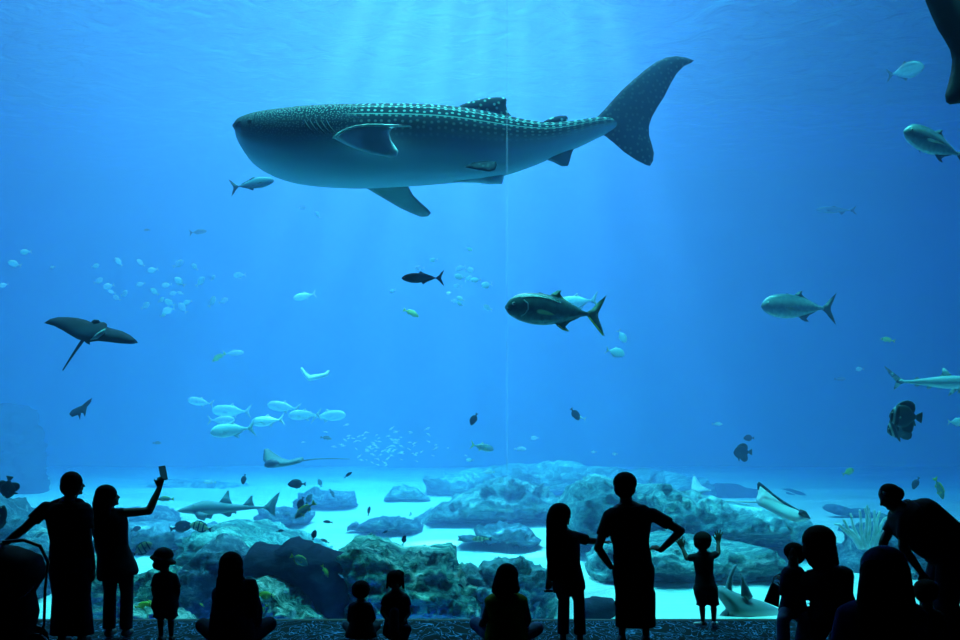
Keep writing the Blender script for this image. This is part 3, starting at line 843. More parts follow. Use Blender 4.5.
fish('surgeon', 'dark', 575, 414, 15, 14.5, 'small dark blue oval fish at mid centre with a pale fish behind', face='R', tilt=-55)
fish('jack', 'silver', 580, 417, 13, 17, 'pale fish peeking out behind the small dark blue oval fish', tilt=20)
fish('trevally', 'green', 482, 447, 24, 17, 'translucent green grey fish facing right beneath the small dark oval fish', face='R', tilt=-12)
fish('pompano', 'silver', 470, 460, 8, 18, 'tiny round white fish under the translucent green grey fish')
fish('snapper', 'silver', 489, 472, 12, 18, 'tiny pale fish facing left above the mid distance teal mound')
fish('snapper', 'silver', 520, 449, 13, 22, 'tiny pale fish just right of the window joint line', face='R')
fish('pompano', 'silver', 594, 452, 6, 20, 'tiny white dot of a fish left of the boy head, left one')
fish('pompano', 'silver', 615, 454, 6, 20, 'tiny white dot of a fish just above the boy head')
fish('pompano', 'silver', 535, 438, 9, 24, 'faint pale sliver of a fish right of the joint line, topmost')

# --- the slow group of big pale trevallies, mid left
for (px, py, sz, Y, fc, tl, lb) in [
        (233, 430, 46, 15.8, 'L', -6, 'brightest silver trevally of the pale group at lower left'),
        (268, 421, 34, 18, 'L', -6, 'silver trevally right behind the brightest one in the pale group'),
        (201, 402, 27, 22, 'L', 10, 'faint trevally at the far left end of the pale group'),
        (232, 411, 40, 24.5, 'L', 2, 'ghostly trevally above the brightest one in the pale group'),
        (221, 420, 28, 22, 'R', 0, 'ghostly trevally overlapping the back of the brightest one'),
        (284, 407, 34, 21.5, 'L', 8, 'topmost pale trevally in the middle of the pale group'),
        (305, 415, 34, 20, 'L', -2, 'pale trevally at the right of the pale group, mouth to the left'),
        (328, 416, 36, 23.5, 'R', 4, 'rightmost pale trevally of the pale group')]:
    fish('trevally', 'silver', px, py, sz, Y, lb, face=fc, tilt=tl, group='pale trevallies in a loose group')

# --- loose school of round silver fish, left
SCH = [(15, 264, 13, 1), (26, 252, 11, 0), (4, 285, 8, 0), (53, 267, 5, 0), (95, 266, 9, 2), (119, 262, 9, 1), (98, 281, 11, 2), (109, 286, 10, 0), (112, 292, 7, 1), (117, 298, 9, 1), (124, 294, 10, 2), (141, 284, 9, 0),
       (141, 263, 8, 1), (153, 270, 11, 0), (178, 264, 13, 2), (195, 267, 9, 1), (155, 292, 10, 1), (145, 306, 11, 2), (167, 285, 10, 0), (180, 282, 13, 1), (200, 282, 13, 2), (213, 278, 7, 2), (161, 300, 8, 2), (181, 293, 6, 1),
       (170, 303, 12, 1), (169, 310, 11, 0), (183, 308, 13, 1), (188, 302, 8, 0), (212, 302, 12, 2), (223, 301, 11, 2), (240, 275, 12, 0), (174, 293, 9, 0), (163, 315, 8, 2)]
rs = random.Random(4)
for (px, py, sz, q) in SCH:
    fish('pompano', 'silver', px, py, sz, rs.uniform(17, 22), 'round silver fish of the loose school left below the whale shark snout', face='L' if q < 2 else 'R', tilt=rs.uniform(10, 55) * (1 if q else -.4), yaw=rs.uniform(0, 40),
         group='round silver fish in a loose school at left')
for (px, py, sz, q) in [(434, 260, 9, 1), (420, 268, 10, 0), (469, 249, 8, 2), (461, 268, 11, 0), (469, 270, 10, 2), (460, 277, 11, 0), (468, 279, 9, 2), (476, 280, 11, 0), (487, 285, 12, 0), (458, 286, 9, 1), (449, 293, 6, 1), (461, 299, 9, 1), (460, 304, 8, 0), (454, 301, 7, 2), (488, 308, 10, 0), (393, 291, 7, 1)]:
    fish('pompano', 'silver', px, py, sz, rs.uniform(16, 20), 'round silver fish of the small school between the dark jack and the large trevally', face='L' if q < 2 else 'R', tilt=rs.uniform(-30, 35), yaw=rs.uniform(0, 35),
         group='round silver fish in a small school at centre')
# --- far swarm of tiny fish over the sand
for k in range(90):
    a = rs.gauss(0, 1); c = rs.gauss(0, 1)
    px, py = 385 + a * 28, 452 + c * 8 - abs(a) * 2 - (8 if k % 3 == 0 else 0)
    fish('snapper', 'silver', px, py, rs.uniform(3, 7), rs.uniform(22, 26), 'tiny pale fish in the far swarm above the distant flat mound', face=rs.choice('LR'), tilt=rs.uniform(-40, 40), group='tiny fish in the far swarm', eyes=False)

# --- reef fish low over the rocks
for (sp, lk, px, py, sz, Y, fc, tl, lb) in [
        ('surgeon', 'dark', 181, 527, 24, 13.6, 'R', 12, 'dark blue oval surgeonfish facing right beside the striped fish'),
        ('surgeon', 'striped', 201, 527, 23, 13.4, 'L', 14, 'olive striped sergeant fish tail to tail with the dark blue surgeonfish'),
        ('snapper', 'green', 166, 499, 17, 14, 'L', 0, 'small green fish right of the raised phone arm elbow'),
        ('surgeon', 'striped', 142, 549, 24, 11.9, 'R', 30, 'yellow and black striped fish half hidden behind the woman top'),
        ('surgeon', 'dark', 136, 529, 11, 15, 'R', 20, 'tiny dark fish beside the woman sleeve'),
        ('snapper', 'blue', 157, 443, 9, 18, 'R', 0, 'tiny faint blue fish alone above the phone'),
        ('surgeon', 'dark', 244, 479, 11, 15, 'L', -75, 'small dark fish pointing down above the guitarfish fins'),
        ('surgeon', 'dark', 297, 484, 19, 13.8, 'L', 0, 'dark blue forked tail fish facing left below the eagle ray'),
        ('surgeon', 'blue', 320, 483, 9, 17, 'L', 70, 'small blue fish right of the dark blue forked tail fish'),
        ('surgeon', 'dark', 301, 503, 14, 13.5, 'L', -70, 'dark fish nose down in front of the green grouper'),
        ('surgeon', 'blue', 309, 499, 12, 14.5, 'R', 60, 'blue fish just right of the nose down dark fish'),
        ('snapper', 'green', 305, 510, 27, 13.0, 'L', -38, 'green yellow tailed grouper diving left over the blue coral'),
        ('snapper', 'blue', 332, 493, 10, 16, 'R', -60, 'small dark blue fish diving right of the green grouper tail'),
        ('snapper', 'dark', 348, 475, 10, 14, 'R', 38, 'small dark slim fish tilted up over the hazy sand'),
        ('snapper', 'blue', 326, 438, 12, 18, 'R', -8, 'tiny blue fish alone above the hazy sand left of the far swarm'),
        ('snapper', 'dark', 369, 511, 10, 15, 'R', 82, 'small dark fish upright above the coral patch'),
        ('snapper', 'dark', 328, 522, 10, 14, 'L', 8, 'small dark fish over bright sand left of the coral knob'),
        ('snapper', 'dark', 280, 531, 8, 13.5, 'R', 10, 'tiny dark fish on the teal mound crest'),
        ('snapper', 'dark', 385, 532, 7, 14, 'R', 24, 'tiny dark fish under the long coral patch'),
        ('surgeon', 'dark', 314, 535, 11, 12.8, 'R', 75, 'small dark fish upright over the navy slab top'),
        ('snapper', 'blue', 325, 541, 10, 13.2, 'L', 25, 'small blue fish beside the navy slab crest'),
        ('surgeon', 'dark', 404, 540, 10, 12.6, 'R', 75, 'small dark fish upright on the crest of the green boulder'),
        ('snapper', 'dark', 461, 586, 7, 11.6, 'L', 40, 'tiny dark fish against the green boulder slope'),
        ('surgeon', 'green', 299, 560, 20, 11.5, 'R', -28, 'grey green fish facing right in front of the navy slab'),
        ('snapper', 'yellow', 325, 571, 14, 11.3, 'R', -62, 'bright yellow green fish nose down in front of the navy slab'),
        ('snapper', 'silver', 341, 576, 7, 11.4, 'R', -40, 'tiny pale fish between the yellow fish and the seated girl'),
        ('surgeon', 'yellow', 263, 597, 22, 11.2, 'R', 6, 'yellow green fish over the rubble beside the long haired woman'),
        ('snapper', 'yellow', 262, 611, 17, 11.1, 'L', -50, 'smaller yellow fish just below the other near the long haired woman'),
        ('surgeon', 'yellow', 143, 606, 18, 11.2, 'R', 10, 'yellow fish at the window foot between woman and child'),
        ('snapper', 'yellow', 151, 604, 12, 11.3, 'L', 50, 'smaller yellow fish nose up behind the child in a hat'),
        ('snapper', 'silver', 186, 571, 7, 11.6, 'L', 0, 'tiny white fish right of the child in a hat'),
        ('snapper', 'silver', 203, 571, 6, 11.6, 'L', -80, 'tiny white fish left of the long haired woman head'),
        ('snapper', 'yellow', 202, 605, 6, 11.4, 'L', 40, 'tiny lime fish left of the long haired woman shoulder'),
        ('snapper', 'striped', 482, 539, 20, 14.5, 'L', 0, 'olive fish under the wide coral patch'),
        ('batfish', 'dark', 8, 487, 23, 11.6, 'L', -80, 'dark batfish nose down at the left edge above the stroller'),
        ('surgeon', 'dark', -2, 521, 34, 11.3, 'R', 70, 'big dark fish cut by the left edge above the stroller'),
        ('snapper', 'silver', 210, 482, 13, 19, 'L', 0, 'tiny white fish above the guitarfish snout')]:
    fish(sp, lk, px, py, sz, Y, lb, face=fc, tilt=tl)

fish('guitarfish', 'guitar', 229, 508, 100, 14.2, 'grey guitarfish with two tall back fins cruising left over the sand', 'fish', tilt=0, yaw=6)


# --- rays and others from their own outlines
def traced(name, outline, Y, thick, mats, label, cat, grid_px=3.0, lean=(0, 0), expo=.6, parent=None, origin=None, nudge=0.0, reach=None):
    """an animal or fin from its outline in the picture: bulging solid at distance Y, leaning in depth"""
    s = Y / 960
    cx = sum(p[0] for p in outline) / len(outline); cy = sum(p[1] for p in outline) / len(outline)
    O = origin if origin is not None else P(cx, cy, Y)
    o2 = [((px - cx), -(py - cy)) for px, py in outline]

    def place(x, z, t):
        dy = (lean[0] * x + lean[1] * z) * s + nudge
        p = P(cx + x, cy - z, Y + dy)
        return p + Vector((0, t, 0)) - O
    v, f = inflate(o2, thick, grid_px, place, expo=expo, reach=reach)
    o = link_mesh(name, mesh_from(name, v, f), mats, parent)
    if parent is None:
        o.location = O
        tag(o, label, cat)
    return o


m_manta = plain('manta_skin', (.008, .018, .028), .8, spec=.1, noise_amt=.4, scale=2)
m_ray = plain('ray_grey', (.10, .20, .22), .6, noise_amt=.3, scale=3)
m_ray_pale = plain('ray_white_belly', (.62, .74, .70), .6, noise_amt=.15, scale=3)
m_ray_dk = plain('ray_dark_rim', (.01, .02, .03), .6)


def sub(parent, name, outline, Y, thick, m, grid=2.0, lean=(0, 0), nudge=0.0):
    return traced(name, outline, Y, thick, [m], None, None, grid, lean, .5, parent, parent.location.copy(), nudge)


def tail_line(parent, pts, Y, r0, r1, m, name='tail'):
    b = Builder()
    n = len(pts)
    O = parent.location
    b.chain([P(x, y, Y + d) - O for x, y, d in pts], [r0 + (r1 - r0) * i / (n - 1) for i in range(n)], n=8)
    o = link_mesh(name, b.mesh(name), [m], parent)
    return o


mt = traced('manta_ray', [(44, 323), (50, 319), (58, 317), (68, 317), (78, 318), (86, 320), (91, 322), (93, 320), (98, 320), (101, 322), (104, 322), (107, 324), (107, 327), (114, 329), (122, 331), (130, 335), (136, 340), (138, 343), (132, 344), (120, 343.5), (108, 342), (98, 341), (90, 342), (83, 341), (77, 339), (70, 335), (62, 330), (54, 326)],
            12.0, .09, [m_manta], 'dark manta ray with wide wings and a thin trailing tail at left', 'ray', 3.0, (.0, .9))
tail_line(mt, [(83, 340, 0), (76, 350, .1), (70, 359, .2), (63, 370, .3)], 12.0, .022, .008, m_manta)
sub(mt, 'pelvic_fin', [(83, 340), (90, 341), (90, 345), (86, 343)], 12.0, .02, m_manta)
sub(mt, 'gill_patch', [(97, 333), (104, 329), (107, 327), (104, 334), (97, 339), (90, 340)], 11.9, .03, plain('manta_belly', (.30, .42, .42), .6), nudge=-.06)
sub(mt, 'head_fin', [(91, 322), (94, 319.5), (99, 320), (100, 323), (94, 324)], 11.9, .03, m_manta, nudge=-.05)

er_ = traced('eagle_ray', [(263, 460), (264, 449), (268, 448.5), (274, 453), (282, 458), (290, 460), (297, 458), (303, 457), (304, 460), (300, 463), (292, 465), (282, 467), (272, 468), (264, 467), (266, 464)],
             15.0, .09, [m_ray], 'grey eagle ray with one wing raised and a long thin tail', 'ray', 2.0, (.4, .8))
tail_line(er_, [(300, 461, 0), (315, 459, .1), (332, 458.5, .2), (350, 459, .3)], 15.0, .012, .005, m_ray)
sub(er_, 'head', [(264, 465), (266, 461), (271, 459), (277, 460), (280, 463), (276, 467), (268, 468)], 14.9, .08, plain('ray_head_blue', (.03, .06, .10), .6), nudge=-.08)

wr = traced('stingray', [(757, 486), (759, 482), (764, 486), (771, 492), (779, 498), (788, 504), (796, 508), (803, 512), (808, 514), (811, 519), (805, 521), (796, 522), (786, 519), (775, 514), (766, 509), (758, 505), (756, 500), (758, 493)],
            12.8, .09, [m_ray_pale], 'white bellied stingray with a dark wing rim rising over the ridge', 'ray', 2.5, (.2, .9))
sub(wr, 'wing_rim', [(757, 484), (759, 481.5), (766, 487), (774, 494), (784, 501), (794, 507), (801, 511), (800, 513), (790, 508), (778, 500), (768, 492), (760, 486), (759, 490), (757.5, 490)], 12.8, .02, m_ray_dk, nudge=-.05)
sub(wr, 'snout', [(800, 509), (806, 511), (811, 519), (806, 518), (798, 514)], 12.7, .05, m_ray_dk, nudge=-.06)
tail_line(wr, [(758, 502, 0), (748, 502, .1), (738, 501.5, .2), (726, 501, .3)], 12.8, .014, .006, m_ray_pale)

sr = traced('small_ray', [(69, 414), (72, 410), (77, 407.5), (82, 405.5), (87, 401), (92, 398), (91, 402), (87, 407), (86, 412), (85, 417), (83, 413), (81, 413), (80, 420), (78, 415), (72, 417)],
            13.6, .05, [m_manta], 'small dark ray flapping upward below the manta', 'ray', 1.5, (.2, .6))
pr_ = traced('pale_ray', [(300, 369), (302, 367), (306, 372), (310, 375), (317, 374), (324, 373), (328, 370), (330, 371), (328, 376), (322, 378), (315, 380), (309, 381), (305, 377)],
             19, .06, [m_ray_pale], 'pale ray with a lifted wing tip above the trevally group', 'ray', 1.5, (.2, .8))
mr2 = traced('far_ray', [(694, 474), (697, 479), (702, 486), (709, 489), (712, 490), (706, 492), (699, 494), (693, 492), (691, 489), (692, 481)],
             17, .06, [m_ray_pale], 'faint pale ray above the toddler with raised arms', 'ray', 1.5, (.2, .8))

# guitarfish seen from above behind the toddler
bg = traced('bowmouth_guitarfish', [(720, 585), (728, 589), (737, 593), (744, 595), (752, 598), (762, 601), (771, 605), (779, 609), (786, 613), (783, 622), (772, 628), (756, 629), (742, 627), (732, 624), (728, 621), (730, 616), (725, 607), (719, 598), (716, 590)],
            11.05, .12, [LOOK['guitar'][0]], 'big bowmouth guitarfish lying at the window foot right of the toddler', 'fish', 3.0, (.2, .3))
m_bg = LOOK['guitar'][1]
sub(bg, 'dorsal_fin', [(741, 596), (741, 586), (740, 573), (744, 578), (748, 586), (753, 597), (748, 601)], 11.0, .03, m_bg)
sub(bg, 'tail_fin', [(724, 591), (727, 580), (731, 570), (735, 564), (738, 565), (735, 570), (733, 578), (732, 592)], 11.1, .03, m_bg)
sub(bg, 'pectoral_fin', [(716, 620), (722, 612), (729, 606), (731, 612), (728, 618), (722, 621)], 11.0, .03, m_bg)

# ================================================================== WHALE SHARK
WY = 12.35
S_ = WY / 960


def whale_skin(name, fin=False, fd=.5):
    m, nt, b = new_mat(name)
    L = nt.links.new
    uv = nt.nodes.new('ShaderNodeUVMap')
    sp = nt.nodes.new('ShaderNodeSeparateXYZ'); L(uv.outputs[0], sp.inputs[0])

    def dots(su, sv, rad, rnd):
        mp = nt.nodes.new('ShaderNodeMapping'); mp.inputs['Scale'].default_value = (su, sv, 1); L(uv.outputs[0], mp.inputs[0])
        v = nt.nodes.new('ShaderNodeTexVoronoi'); v.voronoi_dimensions = '2D'; v.inputs['Scale'].default_value = 1.0; v.inputs['Randomness'].default_value = rnd
        L(mp.outputs[0], v.inputs['Vector'])
        mr = nt.nodes.new('ShaderNodeMapRange'); mr.inputs[1].default_value = rad; mr.inputs[2].default_value = rad * .6
        L(v.outputs['Distance'], mr.inputs[0])
        return mr.outputs[0]

    def math_(op, a, b_):
        n = nt.nodes.new('ShaderNodeMath'); n.operation = op
        for i, q in enumerate((a, b_)):
            if isinstance(q, (int, float)): n.inputs[i].default_value = q
            else: L(q, n.inputs[i])
        n.use_clamp = True
        return n.outputs[0]

    def mrange(src, a, c, o0=0.0, o1=1.0):
        n = nt.nodes.new('ShaderNodeMapRange'); n.interpolation_type = 'SMOOTHSTEP'
        for i, q in zip((1, 2, 3, 4), (a, c, o0, o1)): n.inputs[i].default_value = q
        L(src, n.inputs[0])
        return n.outputs[0]
    dark = (.003, .010, .022); pale = (.46, .60, .68); dot = (.60, .95, .85)
    if fin:
        fac = dots(34, 34, .24, .8)
        mx = nt.nodes.new('ShaderNodeMix'); mx.data_type = 'RGBA'
        L(math_('MULTIPLY', fac, fd), mx.inputs['Factor']); mx.inputs['A'].default_value = (*dark, 1); mx.inputs['B'].default_value = (*dot, 1)
        L(mx.outputs['Result'], b.inputs['Base Color'])
    else:
        # v: 0 belly, 1 back
        v = sp.outputs['Y']; u = sp.outputs['X']
        n = nt.nodes.new('ShaderNodeTexNoise'); n.inputs['Scale'].default_value = 6; L(uv.outputs[0], n.inputs['Vector'])
        edge = nt.nodes.new('ShaderNodeMapRange'); edge.inputs[1].default_value = 0; edge.inputs[2].default_value = .55; edge.inputs[3].default_value = .50; edge.inputs[4].default_value = .56
        L(u, edge.inputs[0])
        d = nt.nodes.new('ShaderNodeMath'); d.operation = 'SUBTRACT'; L(v, d.inputs[0]); L(edge.outputs[0], d.inputs[1])
        back = mrange(d.outputs[0], -.22, .02)
        mx = nt.nodes.new('ShaderNodeMix'); mx.data_type = 'RGBA'
        L(back, mx.inputs['Factor']); mx.inputs['A'].default_value = (*pale, 1); mx.inputs['B'].default_value = (*dark, 1)
        big = dots(62, 19, .27, .3); small = dots(130, 46, .28, .85)
        head = mrange(u, .30, .40)
        f1 = math_('MULTIPLY', big, head)
        inv = math_('SUBTRACT', 1.0, head)
        f2 = math_('MULTIPLY', math_('MULTIPLY', small, inv), .75)
        f = math_('MAXIMUM', f1, f2)
        up = mrange(v, .58, .78, .16, .8)
        f = math_('MULTIPLY', math_('MULTIPLY', f, up), back)
        mx2 = nt.nodes.new('ShaderNodeMix'); mx2.data_type = 'RGBA'
        L(f, mx2.inputs['Factor']); L(mx.outputs['Result'], mx2.inputs['A']); mx2.inputs['B'].default_value = (*dot, 1)
        # pale ridge lines along the back
        wv = nt.nodes.new('ShaderNodeMath'); wv.operation = 'PINGPONG'; L(math_('SUBTRACT', v, 0.0), wv.inputs[0]); wv.inputs[1].default_value = .0625
        ln = None
        for v0 in (.655, .76, .87):
            dd = nt.nodes.new('ShaderNodeMath'); dd.operation = 'COMPARE'; L(v, dd.inputs[0]); dd.inputs[1].default_value = v0; dd.inputs[2].default_value = .006
            ln = dd.outputs[0] if ln is None else math_('MAXIMUM', ln, dd.outputs[0])
        mx3 = nt.nodes.new('ShaderNodeMix'); mx3.data_type = 'RGBA'
        L(math_('MULTIPLY', math_('MULTIPLY', ln, head), .45), mx3.inputs['Factor']); L(mx2.outputs['Result'], mx3.inputs['A']); mx3.inputs['B'].default_value = (*dot, 1)
        L(mx3.outputs['Result'], b.inputs['Base Color'])
    b.inputs['Roughness'].default_value = .75; b.inputs['Specular IOR Level'].default_value = .12
    return m


m_ws = whale_skin('whale_shark_skin'); m_wsf = whale_skin('whale_shark_fin', True); m_wst = whale_skin('whale_shark_tail', True, .06)
WP = [(237, 124.5, 133, .10), (239, 122.5, 142, .26), (243, 121, 150, .38), (250, 118.5, 160, .47), (262, 115.5, 169, .54), (280, 112.8, 177, .60), (300, 111, 182, .63), (330, 109, 185, .64), (360, 108, 186, .62), (400, 107.2, 184.5, .57),
      (430, 107.5, 183, .52), (455, 109, 181, .46), (480, 112, 179.5, .39), (505, 116.5, 175, .32), (530, 121, 167, .25), (550, 123, 159, .20), (575, 120.5, 149, .15), (590, 118, 142, .12), (605, 117, 135, .10), (625, 117, 131, .06), (640, 118, 128, .03)]
WO = P(430, 147, WY)


def wcurve(x):
    """the tail sweeps a little away from the window"""
    t = max(0, (x - 420) / 220)
    return .7 * t * t


B_ = Builder(); rings, uvs = [], []
NS, NR = 90, 44
for i in range(NS + 1):
    t = i / NS
    x = 237 + (640 - 237) * (t ** 1.15)
    top, bot, hw = interp(WP, x); hw *= .9
    zc, hz = (top + bot) / 2, (bot - top) / 2 * S_
    ring = []
    for j in range(NR):
        a = 2 * math.pi * j / NR
        c, s = math.sin(a), math.cos(a)   # s: up
        rr_ = 1.0
        # three low ridges on the upper flank
        for ra in (28, 50, 70):
            for sg in (-1, 1):
                d = abs(((math.degrees(a) - sg * ra + 180) % 360) - 180)
                rr_ += (.020 if x > 300 else .0) * math.exp(-(d / 4.0) ** 2)
        p = P(x, zc, WY + wcurve(x)) - WO + Vector((0, math.copysign(abs(c) ** .88, c) * hw * rr_, math.copysign(abs(s) ** .94, s) * hz * rr_))
        ring.append(p)
        uvs.append((t, 1 - abs(((j / NR * 2) + 1) % 2 - 1)))
    rings.append(ring)
# v: 1 on the back, 0 on the belly
B_.rings(rings, 0, uvs)
ws = link_mesh('whale_shark', B_.mesh('whale_shark'), [m_ws])
ws.location = WO
tag(ws, 'huge spotted whale shark with a pale belly swimming left across the top of the tank', 'shark')


def wfin(name, outline, thick, m, dy=None, expo=.6, grid=2.5, uvs=90.0, y0=0.0):
    """outline in picture pixels; dy(px, py) = offset in depth from the body's middle plane"""
    cx = sum(p[0] for p in outline) / len(outline); cy = sum(p[1] for p in outline) / len(outline)

    def place(x, z, t):
        px, py = cx + x, cy - z
        d = wcurve(px) + (dy(px, py) if dy else 0)
        return P(px, py, WY + d) + Vector((0, t, 0)) - WO
    v, f = inflate([(px - cx, cy - py) for px, py in outline], thick, grid, place, expo=expo)
    me = mesh_from(name, v, f)
    lay = me.uv_layers.new(name='UVMap')
    for l in me.loops:
        c = me.vertices[l.vertex_index].co
        lay.data[l.index].uv = (c.x / 3, c.z / 3)
    return link_mesh(name, me, [m], ws)


m_wpale = plain('whale_fin_pale', (.80, .92, .92), .6, noise_amt=.2, scale=3)
m_wpale2 = plain('whale_fin_grey', (.08, .14, .16), .6, noise_amt=.2, scale=3)
wfin('dorsal_fin', [(448, 112), (455, 107.5), (463, 104), (473, 100.5), (485, 98), (496, 97), (505, 97.5), (507, 100), (506, 105), (508, 112), (513, 118), (500, 121), (470, 118)], .07, m_wsf)
wfin('second_dorsal_fin', [(540, 124), (546, 120), (553, 117), (560, 115.5), (566, 115.5), (568, 118), (567, 122), (569, 124), (558, 128)], .04, m_wsf)
wfin('tail_fin', [(590, 119), (597, 117), (604, 110), (612, 101), (622, 90), (633, 80), (645, 70), (656, 62), (666, 57.5), (676, 56), (686, 57.5), (694, 60.5), (691, 63), (684, 66), (677, 73), (671, 83), (664, 97), (657, 108), (652, 117), (649, 126),
                  (649, 135), (652, 145), (654, 153), (653, 161), (650, 166), (646, 165), (636, 160), (624, 152), (614, 143), (605, 136), (596, 132)], .075, m_wst, grid=3.5)
wfin('anal_fin', [(541, 158), (550, 152), (562, 148), (575, 146), (572, 153), (570, 160), (568, 166), (562, 166.5), (553, 162)], .04, m_wpale2)
wfin('pelvic_fin', [(464, 167), (474, 162), (486, 161), (496, 161.5), (497, 165), (495, 170), (489, 171.5), (478, 170)], .04, m_wst, lambda px, py: -.30 - (py - 160) * .022)
wfin('pelvic_fin', [(488, 165), (500, 164), (512, 167), (515, 170), (514, 172.5), (505, 172), (492, 172)], .04, m_wpale2, lambda px, py: .05)
wfin('clasper', [(440, 181), (460, 178), (480, 175), (497, 172), (504, 171.5), (504, 178), (502, 184), (490, 184.5), (478, 183), (460, 182.5)], .06, m_wpale, lambda px, py: .02)
# far pectoral fin hangs below; near one is raised towards the window
wfin('pectoral_fin', [(358, 183), (372, 182), (392, 181), (407, 182), (409, 188), (413, 195), (420, 202), (428, 209), (431, 213), (428, 216.5), (421, 217), (411, 213), (400, 208), (388, 201), (376, 194), (366, 188)], .07, m_wpale2,
     lambda px, py: .25 + max(0, py - 185) * .022, grid=3)
np_ = wfin('pectoral_fin', [(333, 138), (338, 133.5), (346, 129.5), (356, 126.5), (368, 125.5), (382, 125.5), (396, 126.5), (391, 129.5), (389.5, 134), (391, 140), (395, 146), (398.5, 151), (397, 156), (391, 158), (382, 156), (372, 154), (358, 150), (344, 144)], .045, m_wpale,
           lambda px, py: -.60 - .16 * math.sin(min(1, max(0, (px - 333) / 60)) * 2.2), grid=2.5)
wfin('leading_edge', [(332, 138.5), (338, 132.5), (346, 128.3), (356, 125.2), (368, 124.0), (384, 124.2), (400, 124.8), (410, 125.6), (412, 127), (398, 127.2), (380, 126.8), (366, 126.8), (354, 128.6), (344, 132.2), (337, 137.5)], .035,
     plain('fin_edge_light', (.62, .80, .74), .5), lambda px, py: -.66 - .14 * math.sin(min(1, max(0, (px - 333) / 60)) * 2.2), grid=1.5)
m_wdark = plain('whale_dark', (.006, .015, .022), .6)
b = Builder(); b.chain([P(x, y, WY) + Vector((0, d, 0)) - WO for x, y, d in [(236.6, 130.5, -.05), (238.5, 131.5, -.22), (242, 132.5, -.33), (248, 133, -.42)]], [.018, .022, .018, .008], n=8)
link_mesh('mouth', b.mesh('mouth'), [m_wdark], ws)
for sg in (-1, 1):
    b = Builder(); b.ell(P(258, 134, WY) + Vector((0, sg * .47, 0)) - WO, (.03, .02, .03), n=12)
    link_mesh('eye', b.mesh('eye'), [m_wdark], ws)
for k in range(5):
    x = 312 + k * 5.2
    hw = interp(WP, x)[2] * .9
    b = Builder(); b.chain([P(x + .6 * q * q, 132 + 4.2 * q, WY) + Vector((0, -hw * math.sqrt(max(0, 1 - ((132 + 4.2 * q - 147) / 39) ** 2)) * 1.0, 0)) - WO for q in range(5)], [.006, .012, .014, .012, .006], n=6)
    link_mesh('gill_slit', b.mesh('gill_slit'), [m_wdark], ws)

# tail of a second whale shark passing nearer the window, cut by the frame
w2 = traced('whale_shark', [(925, 0), (916, -20), (904, -60), (920, -62), (948, -30), (968, 8), (985, 40), (1010, 55), (1050, 60), (1050, 90), (1000, 92), (978, 98), (962, 103), (950, 104.5), (946, 102), (945, 95), (948, 84), (951, 72), (952, 60), (950, 50), (945, 41), (938, 30), (931, 15)],
            11.25, .10, [plain('near_tail_black', (.004, .006, .010), .7)], 'dark tail of a second whale shark cut by the top right corner', 'shark', 4.0, (.1, .1))

# ================================================================== PEOPLE
m_skin = plain('skin', (.07, .038, .028), .6, spec=.3)
m_hair = plain('hair_dark', (.008, .006, .006), .9, spec=.05)
m_sh_blk = plain('shirt_black', (.018, .020, .026), .85, spec=.05, noise_amt=.2)
m_sh_navy = plain('shirt_navy', (.015, .022, .05), .85, spec=.05, noise_amt=.2)
m_sh_olive = plain('top_olive', (.16, .19, .02), .85, spec=.05, noise_amt=.2)
m_jean = plain('jeans_dark', (.015, .02, .035), .85, spec=.05, noise_amt=.2)
m_shoe = plain('shoe_dark', (.02, .02, .02), .6)
m_shoe_lt = plain('shoe_pale', (.45, .5, .52), .6)
m_cap = plain('cap_blue', (.03, .06, .14), .8, spec=.05, noise_amt=.3, scale=20)
m_hat = plain('hat_dark', (.03, .035, .03), .9, spec=.05, noise_amt=.4, scale=12)
m_plastic = plain('black_plastic', (.01, .01, .011), .35)
m_light_cloth = plain('trousers_blue_grey', (.10, .16, .26), .85, spec=.05, noise_amt=.3)
m_purple = plain('shirt_purple_blue', (.03, .03, .12), .85, spec=.05, noise_amt=.2)


def hand(b, W, d, n, k=1.0, curl=18, spread=7, thumb=1):
    """palm, four unequal fingers in two joints each, thumb from the side of the palm"""
    W = Vector(W); d = Vector(d).normalized(); n = Vector(n); n = (n - d * n.dot(d)).normalized(); s = d.cross(n)
    for i in range(4):
        off = (i - 1.5) * .019 * k
        b.cap(W + s * off * .5, .014 * k, W + d * (.088 - abs(i - 1.3) * .004) * k + s * off, .0115 * k, n=10)
        L = (.070, .080, .074, .056)[i] * k
        a = RAD((i - 1.5) * spread)
        c1, c2 = RAD(curl), RAD(curl * 2.2)
        K = W + d * (.088 - abs(i - 1.3) * .004) * k + s * off
        dd = (d * math.cos(a) + s * math.sin(a))
        d1 = dd * math.cos(c1) + n * math.sin(c1); d2 = dd * math.cos(c2) + n * math.sin(c2)
        M = K + d1 * L * .52
        b.cap(K, .0098 * k, M, .0088 * k, n=8); b.cap(M, .0088 * k, M + d2 * L * .48, .0072 * k, n=8)
    T0 = W + d * .022 * k + s * thumb * .024 * k
    T1 = T0 + (d * .75 + s * thumb * .62 + n * .25).normalized() * .045 * k
    b.cap(T0, .013 * k, T1, .0105 * k, n=8); b.cap(T1, .0105 * k, T1 + (d * .93 + s * thumb * .3 + n * .2).normalized() * .035 * k, .0085 * k, n=8)


